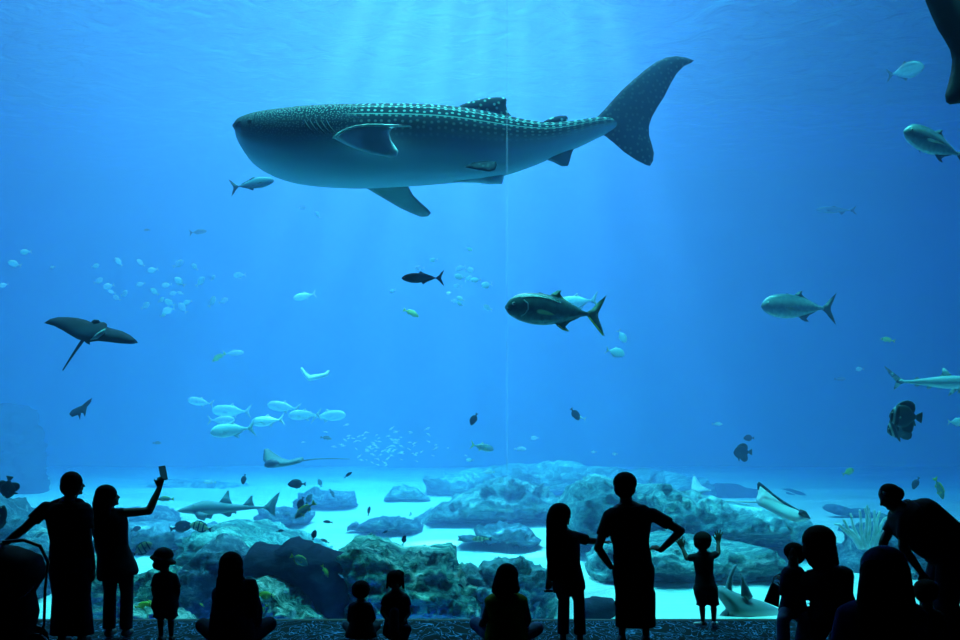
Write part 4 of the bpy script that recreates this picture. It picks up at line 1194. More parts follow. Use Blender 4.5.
def head(b, H, f, k, up=(0, 0, 1)):
    """skull, jaw, brow, nose, lips, chin and ears; f = where the face looks"""
    H = Vector(H); f = Vector(f).normalized(); up = Vector(up); s = f.cross(up).normalized(); up = s.cross(f).normalized()
    R = Matrix((s, f, up)).transposed()
    q = R.to_quaternion().to_euler()
    b.ell(H + up * .02 * k - f * .008 * k, (.074 * k, .094 * k, .092 * k), q, n=20)
    b.ell(H - up * .045 * k + f * .022 * k, (.056 * k, .068 * k, .066 * k), q, n=16)
    b.cap(H - up * .088 * k + f * .062 * k, .018 * k, H - up * .092 * k + f * .068 * k, .016 * k)      # chin
    b.cap(H + f * .084 * k + up * .004 * k, .007 * k, H + f * .102 * k - up * .032 * k, .0125 * k)      # nose
    for g in (-1, 1):
        b.cap(H + f * .078 * k + up * .022 * k + s * g * .012 * k, .009 * k, H + f * .070 * k + up * .018 * k + s * g * .042 * k, .009 * k)   # brow
        b.cap(H + s * g * .074 * k + up * .010 * k - f * .004 * k, .012 * k, H + s * g * .073 * k - up * .026 * k + f * .002 * k, .009 * k, flat=.5, flatdir=(1, 0, 0))
        b.ell(H + f * .080 * k + s * g * .029 * k + up * .002 * k, (.010 * k,) * 3, n=8)
    b.cap(H + f * .086 * k - up * .055 * k - s * .018 * k, .006 * k, H + f * .086 * k - up * .055 * k + s * .018 * k, .006 * k, n=8)


TORSO = [(-.14, .60, .085), (-.04, .95, .115), (.08, 1.0, .122), (.25, .94, .108), (.42, .88, .10), (.60, .97, .112), (.78, 1.06, .122), (.90, 1.04, .112), (.98, .78, .085), (1.05, .42, .062)]


def torso(b, hip, neck, r, hw, sw, k, t0=-.2, t1=1.2, infl=0.0, n=22, bow=0.0, flare=0.0):
    """oval rings up the spine; hw, sw = half widths at hip and shoulder"""
    hip, neck = Vector(hip), Vector(neck); up = (neck - hip); L = up.length; up.normalize()
    r = Vector(r); r = (r - up * r.dot(up)).normalized(); d = up.cross(r).normalized()
    secs = []
    ts = sorted({t for t, _a, _b in TORSO if t0 <= t <= t1} | {max(t0, TORSO[0][0]), min(t1, TORSO[-1][0])})
    for t in ts:
        a, dp = interp(TORSO, t)
        w = (hw + (sw - hw) * min(1, max(0, t))) * a + infl
        w += flare * max(0, .45 - t)
        secs.append((hip + up * L * t + d * bow * math.sin(math.pi * max(0, min(1, t))), r * w, d * (dp * k + infl + flare * max(0, .45 - t) * .6)))
    b.oval(secs, n)


class Human:
    def __init__(s, Y, k, label, J, face, hw=.15, sw=None, group=None):
        """J: joints as points in space"""
        s.k = k; s.J = J; s.Y = Y
        hc = (J['hipL'] + J['hipR']) / 2
        s.hip = hc; s.neck = J['neck']; s.r = (J['shR'] - J['shL'])
        s.sw = sw or ((J['shR'] - J['shL']).length / 2 + .012 * k); s.hw = hw * k; s.face = face
        s.root = empty('person', Vector((hc.x, hc.y, min(v.z for v in J.values()) - .06 * k)), label, 'person', group)
        s.O = s.root.location.copy()
        s.bow = 0.0

    def put(s, name, b, m, vox=.010, it=3, parent=None):
        me = b.remeshed(name, vox, it)
        for v in me.vertices: v.co -= s.O
        return link_mesh(name, me, [m], parent or s.root)

    def arm(s, b, side, infl=0.0, frac=2.0, r=(.052, .042, .041, .029)):
        J, k = s.J, s.k
        a, e, w = J['sh' + side], J['el' + side], J['wr' + side]
        r = [x * k + infl for x in r]
        if frac >= 1: b.cap(a, r[0], e, r[1])
        else: b.cap(a, r[0], a.lerp(e, frac * .4), r[0] * .98, n=14); b.tube(a.lerp(e, frac * .2), r[0], a.lerp(e, frac), r[0] + (r[1] - r[0]) * frac + infl * .5)
        if frac >= 2: b.cap(e, r[2] * 1.04, e.lerp(w, .4), r[2]); b.cap(e.lerp(w, .4), r[2], w, r[3])
        elif frac > 1: b.cap(e, r[2], e.lerp(w, frac - 1), r[2])

    def leg(s, b, side, infl=0.0, frac=2.0, r=(.082, .054, .052, .034)):
        J, k = s.J, s.k
        a, e, w = J['hip' + side], J['kn' + side], J['an' + side]
        r = [x * k + infl for x in r]
        if frac >= 1: b.cap(a, r[0], e, r[1])
        else: b.tube(a, r[0], a.lerp(e, frac), r[0] + (r[1] - r[0]) * frac + infl * .5)
        if frac >= 2: b.cap(e, r[2] * 1.0, e.lerp(w, .35), r[2] * 1.06); b.cap(e.lerp(w, .35), r[2] * 1.06, w, r[3])
        elif frac > 1: b.tube(e, r[1], e.lerp(w, frac - 1), r[2] + infl * .4)

    def body(s, hands=None, vox=.009, feet=None, headdir=None, up=(0, 0, 1)):
        b = Builder(); J, k = s.J, s.k
        torso(b, s.hip, s.neck, s.r, s.hw, s.sw, k, bow=s.bow)
        for sd in 'LR':
            s.arm(b, sd); s.leg(b, sd)
            b.cap(s.neck.lerp(J['sh' + sd], .25) - Vector((0, 0, .03 * k)), .05 * k, J['sh' + sd], .048 * k)
            b.cap(s.neck + Vector((0, 0, .035 * k)), .048 * k, s.neck.lerp(J['sh' + sd], .62) + Vector((0, 0, .006 * k)), .046 * k)
            h = (hands or {}).get(sd, {})
            W, E = J['wr' + sd], J['el' + sd]
            d = Vector(h.get('d', (W - E))); n = h.get('n', (0, 1, 0) if abs(d.normalized().y) < .8 else (0, 0, -1))
            hand(b, W, d, n, k * h.get('s', 1), h.get('curl', 22), h.get('spread', 4), h.get('thumb', 1 if sd == 'L' else -1))
            fd = Vector((feet or {}).get(sd, (0, 1, 0))).normalized()
            A = J['an' + sd]
            b.cap(A - fd * .03 * k - Vector((0, 0, .025 * k)), .032 * k, A + fd * .13 * k - Vector((0, 0, .035 * k)), .026 * k)
        hd = J['head']; hk = s.__dict__.get('hk', 1.0)
        b.cap(s.neck - Vector((0, 0, .02 * k)), .062 * k * hk, hd - Vector((0, 0, .05 * k)), .054 * k * hk)
        head(b, hd, s.face, k * s.__dict__.get('hk', 1.0), up)
        s.bodyo = s.put('body', b, m_skin, vox, 2)
        return s

    def shirt(s, m, sleeve=.55, t0=.0, infl=.014, flare=0.0, name='shirt', extra=None, vox=.011, t1=1.0):
        b = Builder()
        torso(b, s.hip, s.neck, s.r, s.hw, s.sw, s.k, t0=t0, t1=t1, infl=infl * s.k, bow=s.bow, flare=flare)
        for sd in 'LR':
            if sleeve: s.arm(b, sd, .014 * s.k, sleeve)
            b.cap(s.neck.lerp(s.J['sh' + sd], .3) - Vector((0, 0, .03 * s.k)), .056 * s.k, s.J['sh' + sd], .058 * s.k)
            b.cap(s.neck + Vector((0, 0, .012 * s.k)), .054 * s.k, s.neck.lerp(s.J['sh' + sd], .62) + Vector((0, 0, .008 * s.k)), .052 * s.k)
        if extra: extra(b)
        return s.put(name, b, m, vox, 4)

    def bottoms(s, m, frac=1.95, infl=.016, name='trousers', t1=.15, extra=None, vox=.011):
        b = Builder()
        torso(b, s.hip, s.neck, s.r, s.hw, s.sw, s.k, t0=-.14, t1=t1, infl=infl * s.k * .8, bow=s.bow)
        for sd in 'LR': s.leg(b, sd, infl * s.k, frac)
        if extra: extra(b)
        return s.put(name, b, m, vox, 3)

    def shoes(s, m, feet=None):
        for sd in 'LR':
            b = Builder(); A = s.J['an' + sd]; k = s.k; fd = Vector((feet or {}).get(sd, (0, 1, 0))).normalized()
            sdv = fd.cross(Vector((0, 0, 1)))
            b.cap(A - fd * .035 * k - Vector((0, 0, .028 * k)), .042 * k, A + fd * .14 * k - Vector((0, 0, .038 * k)), .034 * k)
            b.cap(A - Vector((0, 0, .0)), .040 * k, A - fd * .02 * k - Vector((0, 0, .03 * k)), .042 * k)
            s.put('shoe', b, m, .008, 2)

    def blob(s, name, m, prims, vox=.009, it=3):
        b = Builder()
        for p in prims:
            if p[0] == 'c': b.cap(p[1], p[2], p[3], p[4], **(p[5] if len(p) > 5 else {}))
            else: b.ell(p[1], p[2], p[3] if len(p) > 3 else None)
        return s.put(name, b, m, vox, it)


def frame(Y):
    """helpers for a person standing at distance Y: q places by picture point, g by picture column and height, px = metres per pixel"""
    q = lambda px, py, dy=0.0: P(px, py, Y + dy)
    g = lambda px, z, dy=0.0: Vector(((px - 480) / 960 * (Y + dy), Y + dy, z))
    return q, g, Y / 960


# --- man at the left, hand on the stroller
Y = 9.2; q, g, s = frame(Y)
J = dict(head=q(72, 484), neck=q(69, 503), shL=q(46, 508), shR=q(85, 509), elL=q(25, 528, -.05), wrL=q(3, 545, -.12), elR=q(88, 541, -.03), wrR=q(93, 568, .02), hipL=q(62, 568), hipR=q(79, 568), knL=g(63, .47, .02), knR=g(80, .47), anL=g(62, .08), anR=g(82, .08))
h = Human(Y, 1.0, 'man in a loose polo shirt standing at far left, one hand on the stroller', J, (.75, .65, .12), hw=.185); h.hk = 1.06
h.body(hands={'L': dict(d=(-1, -.2, -.55), curl=40), 'R': dict(d=(.1, .1, -1), n=(-1, 0, 0), curl=25)})
h.shirt(m_sh_blk, .62, t0=-.12, infl=.020, flare=.0, name='polo_shirt', extra=lambda b: b.cap(q(60, 503), .05, q(79, 503), .05))
h.bottoms(m_jean, 1.95, .045, name='trousers')
h.shoes(m_shoe)
h.blob('hair', m_hair, [('e', q(71.5, 481.5), (.100, .112, .100)), ('e', q(69.8, 487, -.03), (.094, .085, .095))])

# --- woman raising her phone
Y = 9.6; q, g, s = frame(Y)
J = dict(head=q(108.5, 497), neck=q(107, 514), shL=q(97, 520), shR=q(122, 513), elL=q(98, 545, -.02), wrL=q(104, 568, .08), elR=q(149, 511, .06), wrR=q(159.5, 488, .14), hipL=q(110, 572), hipR=q(125, 572), knL=g(110, .46, .03), knR=g(127, .46), anL=g(109, .08), anR=g(126, .08))
h = Human(Y, .95, 'long haired woman in a loose sleeveless top holding up a phone', J, (.88, .45, .25), hw=.145, sw=.175)
h.body(hands={'R': dict(d=(.12, .1, 1), n=(-.5, .8, 0), curl=42, spread=2, thumb=1), 'L': dict(curl=20)})
h.shirt(m_sh_blk, 0, t0=-.10, infl=.014, flare=.13, name='sleeveless_top', t1=1.0)
h.bottoms(m_jean, 1.97, .012, name='skinny_jeans')
h.shoes(m_shoe)
h.blob('hair', m_hair, [('e', q(106, 494), (.108, .112, .098)), ('e', q(103, 501, -.03), (.098, .09, .12)), ('c', q(100.5, 503, -.05), .080, q(99.5, 535, -.07), .055), ('c', q(104, 505, -.05), .070, q(104, 532, -.07), .05), ('c', q(97.5, 510, -.04), .045, q(97.5, 540, -.05), .03)])
ph = empty('phone', q(163.2, 473, .17), 'black phone held up high in the woman\'s raised hand', 'phone')
ph.rotation_euler = (RAD(6), RAD(-9), RAD(-4))
b = Builder(); b.box((-.036, -.005, -.074), (.036, .005, .074)); me = b.mesh('phone_body', False)
pb = link_mesh('phone_body', me, [m_plastic], ph); bv = pb.modifiers.new('b', 'BEVEL'); bv.width = .004; bv.segments = 2
m_screen = bpy.data.materials.new('phone_screen'); m_screen.use_nodes = True
e_ = m_screen.node_tree.nodes['Principled BSDF']; e_.inputs['Base Color'].default_value = (.01, .02, .04, 1); e_.inputs['Roughness'].default_value = .15
nz = m_screen.node_tree.nodes.new('ShaderNodeTexNoise'); nz.inputs['Scale'].default_value = 28
rz = ramp(m_screen.node_tree, [(.4, (.0, .01, .02)), (.62, (.04, .35, .60))]); m_screen.node_tree.links.new(nz.outputs['Fac'], rz.inputs['Fac']); m_screen.node_tree.links.new(rz.outputs['Color'], e_.inputs['Emission Color']); e_.inputs['Emission Strength'].default_value = .2
b = Builder(); b.box((-.031, -.0062, -.062), (.031, -.0052, .062)); link_mesh('screen', b.mesh('screen', False), [m_screen], ph)

# --- child in a hat
Y = 9.4; q, g, s = frame(Y); k = .60
J = dict(head=q(163.5, 559.5), neck=q(165, 573), shL=q(157, 577), shR=q(174, 577), elL=q(153.5, 589, 0), wrL=q(156, 601, .08), elR=q(178, 590), wrR=q(176, 603, .08), hipL=q(160, 606), hipR=q(170, 606), knL=g(160.5, .27, .01), knR=g(170.5, .27), anL=g(161, .05), anR=g(171.5, .05))
h = Human(Y, k, 'child in a floppy hat, T-shirt and shorts standing with back to us', J, (.75, .6, .35), hw=.155); h.hk = 1.25
h.body(vox=.007)
h.shirt(m_sh_blk, .85, t0=-.08, infl=.030, flare=.06, name='t_shirt', vox=.008)
h.bottoms(m_jean, 1.12, .055, name='shorts', vox=.008)
h.shoes(m_shoe)
h.blob('hat', m_hat, [('e', q(163.5, 555), (.098, .095, .078)), ('e', q(163, 560), (.132, .125, .040), Euler((RAD(-6), RAD(14), 0))), ('e', q(161, 565, -.05), (.088, .05, .055))], vox=.007)

# --- long haired woman sitting
Y = 8.8; q, g, s = frame(Y)
J = dict(head=q(232, 566), neck=q(233, 585), shL=q(221, 594), shR=q(250, 590), elL=q(216, 614, 0), wrL=g(212, .06, -.02), elR=q(257, 610, .03), wrR=q(256, 630, .18), hipL=g(224, .12, .02), hipR=g(244, .12, .02), knL=g(203, .20, .34), knR=g(269, .22, .30), anL=g(236, .07, .44), anR=g(228, .07, .38))
h = Human(Y, .98, 'woman with long straight hair sitting cross legged beside the navy slab', J, (.0, 1, .05), hw=.16, sw=.165)
h.body(hands={'L': dict(d=(-.3, -.2, -.5), n=(0, 0, -1), curl=4), 'R': dict(d=(-.2, .9, -.3))}, feet={'L': (.9, .3, -.1), 'R': (-.9, .3, -.1)})
h.shirt(m_sh_navy, 1.9, t0=-.08, infl=.025, flare=.05, name='long_sleeved_shirt')
h.bottoms(m_jean, 1.92, .022, name='trousers')
h.shoes(m_shoe, {'L': (.9, .3, -.1), 'R': (-.9, .3, -.1)})
h.blob('hair', m_hair, [('e', q(231, 564), (.112, .112, .118)), ('c', q(230.5, 570, -.04), .118, q(231, 596, -.09), .115, dict(flat=.6)), ('c', q(224, 580, -.04), .07, q(219, 607, -.08), .045), ('c', q(237, 580, -.04), .07, q(244, 600, -.08), .04), ('c', q(239, 580, -.03), .05, q(247, 588, -.04), .03)])
Ob = g(251, .0, -.12)
bp_ = empty('backpack', q(252, 600, -.17), 'dark slouched backpack worn on the sitting woman\'s right shoulder', 'bag')
b = Builder(); b.oval([(q(251, 618, -.17) - bp_.location, Vector((.06, 0, 0)), Vector((0, .045, 0))), (q(251, 604, -.18) - bp_.location, Vector((.075, 0, 0)), Vector((0, .06, 0))), (q(250.5, 588, -.17) - bp_.location, Vector((.075, 0, 0)), Vector((0, .055, 0))), (q(250, 579, -.15) - bp_.location, Vector((.05, 0, 0)), Vector((0, .035, 0)))])
me = b.remeshed('bag_body', .009, 3); link_mesh('bag_body', me, [m_sh_blk], bp_)
b = Builder(); b.chain([q(246, 581, -.15) - bp_.location, q(243, 577, -.06) - bp_.location, q(245, 583, .06) - bp_.location, q(249, 600, .08) - bp_.location], [.014] * 4, n=8, flat=.4); link_mesh('strap', b.mesh('strap'), [m_plastic], bp_)

# --- two small children sitting
Y = 9.35; q, g, s = frame(Y); k = .56
J = dict(head=q(361, 590.5), neck=q(361, 602), shL=q(352, 607), shR=q(369, 607), elL=q(350, 619, .02), wrL=q(355, 628, .12), elR=q(373, 618, .04), wrR=q(370, 626, .14), hipL=g(356, .08), hipR=g(366, .08), knL=g(346, .13, .22), knR=g(377, .13, .2), anL=g(358, .05, .30), anR=g(364, .05, .26))
h = Human(Y, k, 'small bare headed child sitting on the floor, left of a pair', J, (.15, 1, .2), hw=.17); h.hk = 1.2
h.body(vox=.007, feet={'L': (.9, .3, 0), 'R': (-.9, .3, 0)})
h.shirt(m_sh_blk, 1.1, t0=-.1, infl=.035, flare=.1, name='t_shirt', vox=.008)
h.bottoms(m_jean, 1.6, .02, vox=.008)
h.blob('hair', m_hair, [('e', q(361, 588.5), (.092, .100, .082)), ('e', q(360.5, 591.5, -.02), (.088, .085, .07))], vox=.007)
Y = 9.3; q, g, s = frame(Y); k = .62
J = dict(head=q(395, 580), neck=q(396, 592), shL=q(386, 599), shR=q(406, 599), elL=q(382.5, 612, -.02), wrL=q(388, 620, -.12), elR=q(408.5, 613, -.02), wrR=q(402, 623, -.12), hipL=g(390, .09, .1), hipR=g(402, .09, .1), knL=q(394.5, 612, -.16), knR=g(407, .17, -.18), anL=g(393, .06, -.22), anR=g(401, .05, -.22))
h = Human(Y, k, 'girl with side ponytails sitting with one knee drawn up, right of a pair', J, (-.1, -1, -.05), hw=.16); h.hk = 1.1
h.r = J['shR'] - J['shL']
h.body(vox=.007, feet={'L': (-.3, -1, 0), 'R': (.3, -1, 0)})
h.shirt(m_sh_blk, .5, t0=-.05, infl=.022, flare=.05, name='t_shirt', vox=.008, t1=.95)
h.bottoms(m_jean, 1.8, .022, vox=.008)
h.blob('hair', m_hair, [('e', q(395, 577.5, .01), (.084, .088, .072)), ('e', q(395, 581, .04), (.082, .06, .08)), ('c', q(402, 574, .01), .018, q(403.5, 588, .0), .014), ('c', q(388, 580, .01), .016, q(387, 588, .0), .012), ('c', q(398.5, 571.5, .02), .022, q(402.5, 573.5, .02), .02)], vox=.007)

# --- woman in the olive top
Y = 8.9; q, g, s = frame(Y)
J = dict(head=q(507, 578), neck=q(506, 594), shL=q(491, 601), shR=q(522, 601), elL=q(486, 618, .03), wrL=g(481, .20, .22), elR=q(527.5, 620, .03), wrR=g(524, .18, .22), hipL=g(497, .12, .03), hipR=g(516, .12, .03), knL=g(476, .20, .36), knR=g(537, .16, .32), anL=g(506, .07, .48), anR=g(508, .07, .42))
h = Human(Y, .97, 'woman in an olive yellow top sitting on the floor below the joint line', J, (.05, 1, .1), hw=.165, sw=.175)
h.body(hands={'L': dict(d=(-.3, .9, -.3)), 'R': dict(d=(.1, .9, -.3))}, feet={'L': (.9, .3, -.1), 'R': (-.9, .3, -.1)})
h.shirt(m_sh_olive, 0, t0=-.08, infl=.022, flare=.06, name='sleeveless_top')
h.bottoms(m_light_cloth, 1.9, .016, name='trousers')
h.blob('hair', m_hair, [('e', q(507, 575), (.108, .110, .112)), ('c', q(505, 580, -.03), .098, q(504, 590, -.07), .10, dict(flat=.6)), ('c', q(499.5, 578, -.02), .05, q(496, 590, -.05), .045), ('c', q(513, 580, -.02), .05, q(516, 589, -.05), .04)])

# --- long haired girl
Y = 9.35; q, g, s = frame(Y); k = .84
J = dict(head=q(561, 516), neck=q(563, 532), shL=q(555, 540), shR=q(573, 536), elL=q(551, 560, -.06), wrL=q(548.5, 580, -.02), elR=q(588, 540.5, .10), wrR=q(601, 542, .16), hipL=q(562, 588), hipR=q(576, 588), knL=g(564, .42, .02), knR=g(579, .42, -.02), anL=g(563, .07, .0), anR=g(580, .07, -.03))
h = Human(Y, k, 'girl with very long straight hair resting a hand on the boy\'s arm', J, (.9, .4, .15), hw=.155, sw=.125); h.hk = 1.12
h.body(vox=.008, hands={'R': dict(d=(1, .2, .05), n=(0, 0, -1), curl=14), 'L': dict(d=(0, 0, -1), curl=55)})
h.shirt(m_sh_blk, .9, t0=-.06, infl=.026, flare=.03, name='t_shirt', vox=.009)
h.bottoms(m_jean, 1.96, .014, name='jeans', vox=.009)
h.shoes(m_shoe)
h.blob('hair', m_hair, [('e', q(559.5, 513), (.114, .112, .102)), ('e', q(556, 518, -.02), (.095, .09, .11)), ('c', q(555, 520, -.04), .088, q(553.5, 555, -.08), .075, dict(flat=.6)), ('c', q(553, 552, -.08), .072, q(553, 577, -.08), .045, dict(flat=.6)), ('c', q(560, 522, -.04), .07, q(559, 560, -.08), .045, dict(flat=.6))])
O2 = q(549, 591, -.03)
tb = empty('flat_case', O2, 'thin dark flat case held low in the long haired girl\'s left hand', 'case')
b = Builder(); b.box((-.05, -.004, -.012), (.08, .035, .012)); tbo = link_mesh('case_body', b.mesh('case_body', False), [m_plastic], tb); bv = tbo.modifiers.new('b', 'BEVEL'); bv.width = .004; bv.segments = 2

# --- boy, hands on hips
Y = 9.25; q, g, s = frame(Y)
J = dict(head=q(625, 486), neck=q(627, 506), shL=q(609, 516), shR=q(652, 514), elL=q(598, 548, -.10), wrL=q(611, 567, -.04), elR=q(681, 531, -.06), wrR=q(661, 550, -.02), hipL=q(623, 570), hipR=q(644, 570), knL=g(624, .46), knR=g(645, .46), anL=g(622, .08), anR=g(646, .08))
h = Human(Y, .96, 'boy standing with both hands on his hips in a T-shirt and wide loose trousers', J, (-.15, 1, .15), hw=.165); h.hk = 1.10
h.body(hands={'L': dict(d=(.75, .5, -.3), n=(.3, .4, -.8), curl=30, s=.9), 'R': dict(d=(-.85, .4, .3), n=(0, .6, -.7), curl=30, s=.9)}, vox=.008)
h.shirt(m_sh_blk, .62, t0=-.02, infl=.016, flare=.0, name='t_shirt')
h.bottoms(m_sh_blk, 1.2, .03, name='wide_trousers', t1=.28, extra=lambda b: b.oval([(g(635.5, .17), Vector((.196, 0, 0)), Vector((0, .13, 0))), (g(635.5, .5), Vector((.195, 0, 0)), Vector((0, .13, 0))), (q(635, 590), Vector((.185, 0, 0)), Vector((0, .125, 0))), (q(634, 560), Vector((.14, 0, 0)), Vector((0, .115, 0)))]))
h.shoes(m_shoe)
h.blob('hair', m_hair, [('e', q(625, 482.5), (.118, .122, .106)), ('e', q(624.8, 489, -.035), (.106, .092, .092))])

# --- toddler against the glass
Y = 10.25; q, g, s = frame(Y); k = .60
J = dict(head=q(702.5, 541), neck=q(703, 552.5), shL=q(695.5, 557), shR=q(711, 556.5), elL=q(687, 558.5, .06), wrL=q(682.5, 548, .14), elR=q(718.2, 553.5, .06), wrR=q(718.2, 542, .14), hipL=q(700, 589), hipR=q(711, 589), knL=g(702, .27), knR=g(713.5, .27), anL=g(703, .055), anR=g(714, .055))
h = Human(Y, k, 'toddler with both arms raised and hands on the glass', J, (0, 1, .12), hw=.155); h.hk = 1.22
h.body(vox=.0055, hands={'L': dict(d=(-.38, .2, 1), n=(0, 1, 0), curl=6, spread=17, s=1.4, thumb=-1), 'R': dict(d=(.12, .2, 1), n=(0, 1, 0), curl=6, spread=17, s=1.4, thumb=1)})
h.shirt(m_sh_blk, .75, t0=-.06, infl=.022, flare=.03, name='t_shirt', vox=.007)
h.bottoms(m_sh_blk, 1.15, .042, name='shorts', vox=.007)
h.shoes(m_shoe_lt, {'L': (-.9, .4, 0), 'R': (.5, .8, 0)})
h.blob('hair', m_hair, [('e', q(702.5, 539.3), (.098, .105, .086)), ('e', q(702.5, 543, -.02), (.093, .085, .078))], vox=.007)

# --- adult with bobbed hair holding a child
Y = 8.4; q, g, s = frame(Y)
J = dict(head=q(820, 546), neck=q(828, 568, -.02), shL=q(810, 577, .02), shR=q(838, 583, -.04), elL=q(796, 606, .12), wrL=q(786, 590, .24), elR=q(847, 610, .0), wrR=q(818, 612, .16), hipL=g(824, .40, .0), hipR=g(845, .40, .0), knL=g(812, .10, .34), knR=g(838, .10, .36), anL=g(820, .07, -.02), anR=g(845, .07, -.02))
h = Human(Y, 1.0, 'kneeling adult with a thick bob haircut hugging a child in both arms', J, (-.6, .8, 0), hw=.17, sw=.165)
h.body(hands={'L': dict(d=(-.3, .2, 1), n=(-.6, .6, 0)), 'R': dict(d=(-1, .3, .1), n=(0, 1, 0))}, feet={'L': (0, -1, -.1), 'R': (0, -1, -.1)})
h.shirt(m_sh_blk, .7, t0=-.12, infl=.03, flare=.05, name='t_shirt')
h.bottoms(m_jean, 1.9, .03, name='trousers')
h.shoes(m_shoe, {'L': (0, -1, -.1), 'R': (0, -1, -.1)})
h.blob('hair', m_hair, [('e', q(819, 540), (.148, .135, .135)), ('e', q(819.5, 550), (.152, .13, .13)), ('e', q(821, 558, -.01), (.125, .12, .11)), ('c', q(832, 553), .05, q(836, 563), .03)])
Y = 8.55; q, g, s = frame(Y); k = .66
J = dict(head=q(793.5, 554), neck=q(793, 567), shL=q(786, 575, .0), shR=q(800, 574, .06), elL=q(782.5, 592, -.03), wrL=q(794, 597, -.04), elR=q(808, 582, .06), wrR=q(815, 570, .02), hipL=q(787, 612), hipR=q(799, 612, .05), knL=q(783, 620, -.18), knR=q(804, 622, -.1), anL=g(784, .08, -.22), anR=g(800, .08, -.12))
h = Human(Y, k, 'child hugged by the kneeling adult, face turned toward us', J, (-.35, -.9, .05), hw=.15); h.hk = 1.15
h.r = J['shR'] - J['shL']
h.body(vox=.007, feet={'L': (-.2, -1, 0), 'R': (0, -1, 0)})
h.shirt(m_sh_navy, 1.3, t0=-.1, infl=.025, flare=.06, name='shirt', vox=.008)
h.bottoms(m_light_cloth, 1.9, .03, name='trousers', vox=.008)
h.blob('hair', m_hair, [('e', q(794, 551, .03), (.092, .092, .078)), ('e', q(796, 555, .06), (.086, .07, .085))], vox=.007)
Y = 8.75; q, g, s = frame(Y)
hb = empty('handbag', q(770, 596), 'dark flat bag sticking out left of the hugged child', 'bag')
v, f = inflate([((px - 770) * s, -(py - 596) * s) for px, py in [(763, 601), (771, 584), (774, 583), (782, 587), (780, 608), (775, 606)]], .035, .015, lambda x, z, t: Vector((x, t + x * .4, z)), expo=.4)
link_mesh('bag_body', mesh_from('bag_body', v, f), [m_sh_blk], hb)
b = Builder(); b.chain([q(772, 586) - hb.location, q(774, 577, .02) - hb.location, q(780, 574, .03) - hb.location, q(784, 583, .02) - hb.location], [.007] * 4, n=8); link_mesh('handle', b.mesh('handle'), [m_plastic], hb)

# --- man bending forward at the right
Y = 8.7; q, g, s = frame(Y)
J = dict(head=q(889.5, 496, .02), neck=q(899, 508), shL=q(896, 519, .10), shR=q(905, 520, -.12), elL=q(884, 541, .12), wrL=q(880, 560, .18), elR=q(903, 547, -.08), wrR=q(921, 572, .02), hipL=q(947, 553, .08), hipR=q(953, 553, -.10), knL=g(932, .52, .10), knR=g(946, .48, -.12), anL=g(936, .09, .08), anR=g(956, .09, -.12))
h = Human(Y, 1.0, 'man in a T-shirt bending far forward at the right edge, sunglasses on head', J, (-.85, .25, -.55), hw=.17, sw=.19)
h.r = Vector((.12, -1, 0)); h.bow = -.055
h.body(hands={'L': dict(d=(-.1, .1, -1)), 'R': dict(d=(.6, .2, -.8))}, up=(-.3, 0, 1))
h.bow = -.075
h.shirt(m_sh_blk, .62, t0=-.02, infl=.035, name='t_shirt', extra=lambda b: (b.cap(q(904, 512), .10, q(925, 514), .145), b.cap(q(925, 514), .15, q(946, 534), .16), b.cap(q(902, 522, .08), .07, q(910, 528, -.1), .08)))
h.bottoms(m_jean, 1.95, .055, name='trousers', extra=lambda b: b.cap(q(944, 545), .15, q(955, 562), .19))
h.shoes(m_shoe, {'L': (-.9, .2, 0), 'R': (-.9, .2, 0)})
h.blob('hair', m_hair, [('e', q(891, 492), (.100, .105, .075), Euler((0, RAD(25), 0))), ('e', q(896, 494), (.07, .09, .07))])
sg = empty('sunglasses', q(882.5, 493), 'sunglasses pushed up on the bending man\'s head', 'sunglasses')
for dy in (-.035, .035):
    b = Builder(); b.ell((0, dy, 0), (.010, .028, .020), Euler((0, RAD(-30), 0)), n=14); link_mesh('lens', b.mesh('lens'), [m_plastic], sg)
    b = Builder(); b.chain([Vector((0, dy * 1.9, .005)), Vector((.05, dy * 2.3, .005)), Vector((.12, dy * 2.2, -.01))], [.004] * 3, n=6); link_mesh('temple', b.mesh('temple'), [m_plastic], sg)
b = Builder(); b.cap((0, -.012, .004), .004, (0, .012, .004), .004, n=6); link_mesh('bridge', b.mesh('bridge'), [m_plastic], sg)

# --- person in the cap, close to us
Y = 5.0; q, g, s = frame(Y)
J = dict(head=q(884, 572), neck=q(882, 602), shL=q(848, 616), shR=q(912, 616), elL=q(838, 668, -.02), wrL=q(850, 700, .15), elR=q(924, 668), wrR=q(908, 700, .15), hipL=g(864, .52), hipR=g(900, .52), knL=g(860, .07, .12), knR=g(904, .07, .12), anL=g(862, .07, -.34), anR=g(902, .07, -.34))
h = Human(Y, 1.0, 'person in a blue cap and long hair kneeling nearest to us at the right', J, (-.1, 1, .1), hw=.17, sw=.20)
h.body()
h.shirt(m_purple, .9, t0=-.1, infl=.03, name='shirt')
h.bottoms(m_jean, 1.9, .025, name='trousers')
h.shoes(m_shoe, {'L': (0, -1, -.1), 'R': (0, -1, -.1)})
h.blob('hair', m_hair, [('e', q(885, 574, -.02), (.128, .12, .13)), ('c', q(884, 578, -.05), .12, q(883, 622, -.10), .145, dict(flat=.6)), ('c', q(897, 575, -.02), .07, q(905, 612, -.06), .06), ('c', q(871, 580, -.02), .06, q(865, 612, -.06), .05)])
h.blob('cap', m_cap, [('e', q(884, 564), (.118, .122, .098)), ('e', q(879, 569, .14), (.08, .08, .014))])


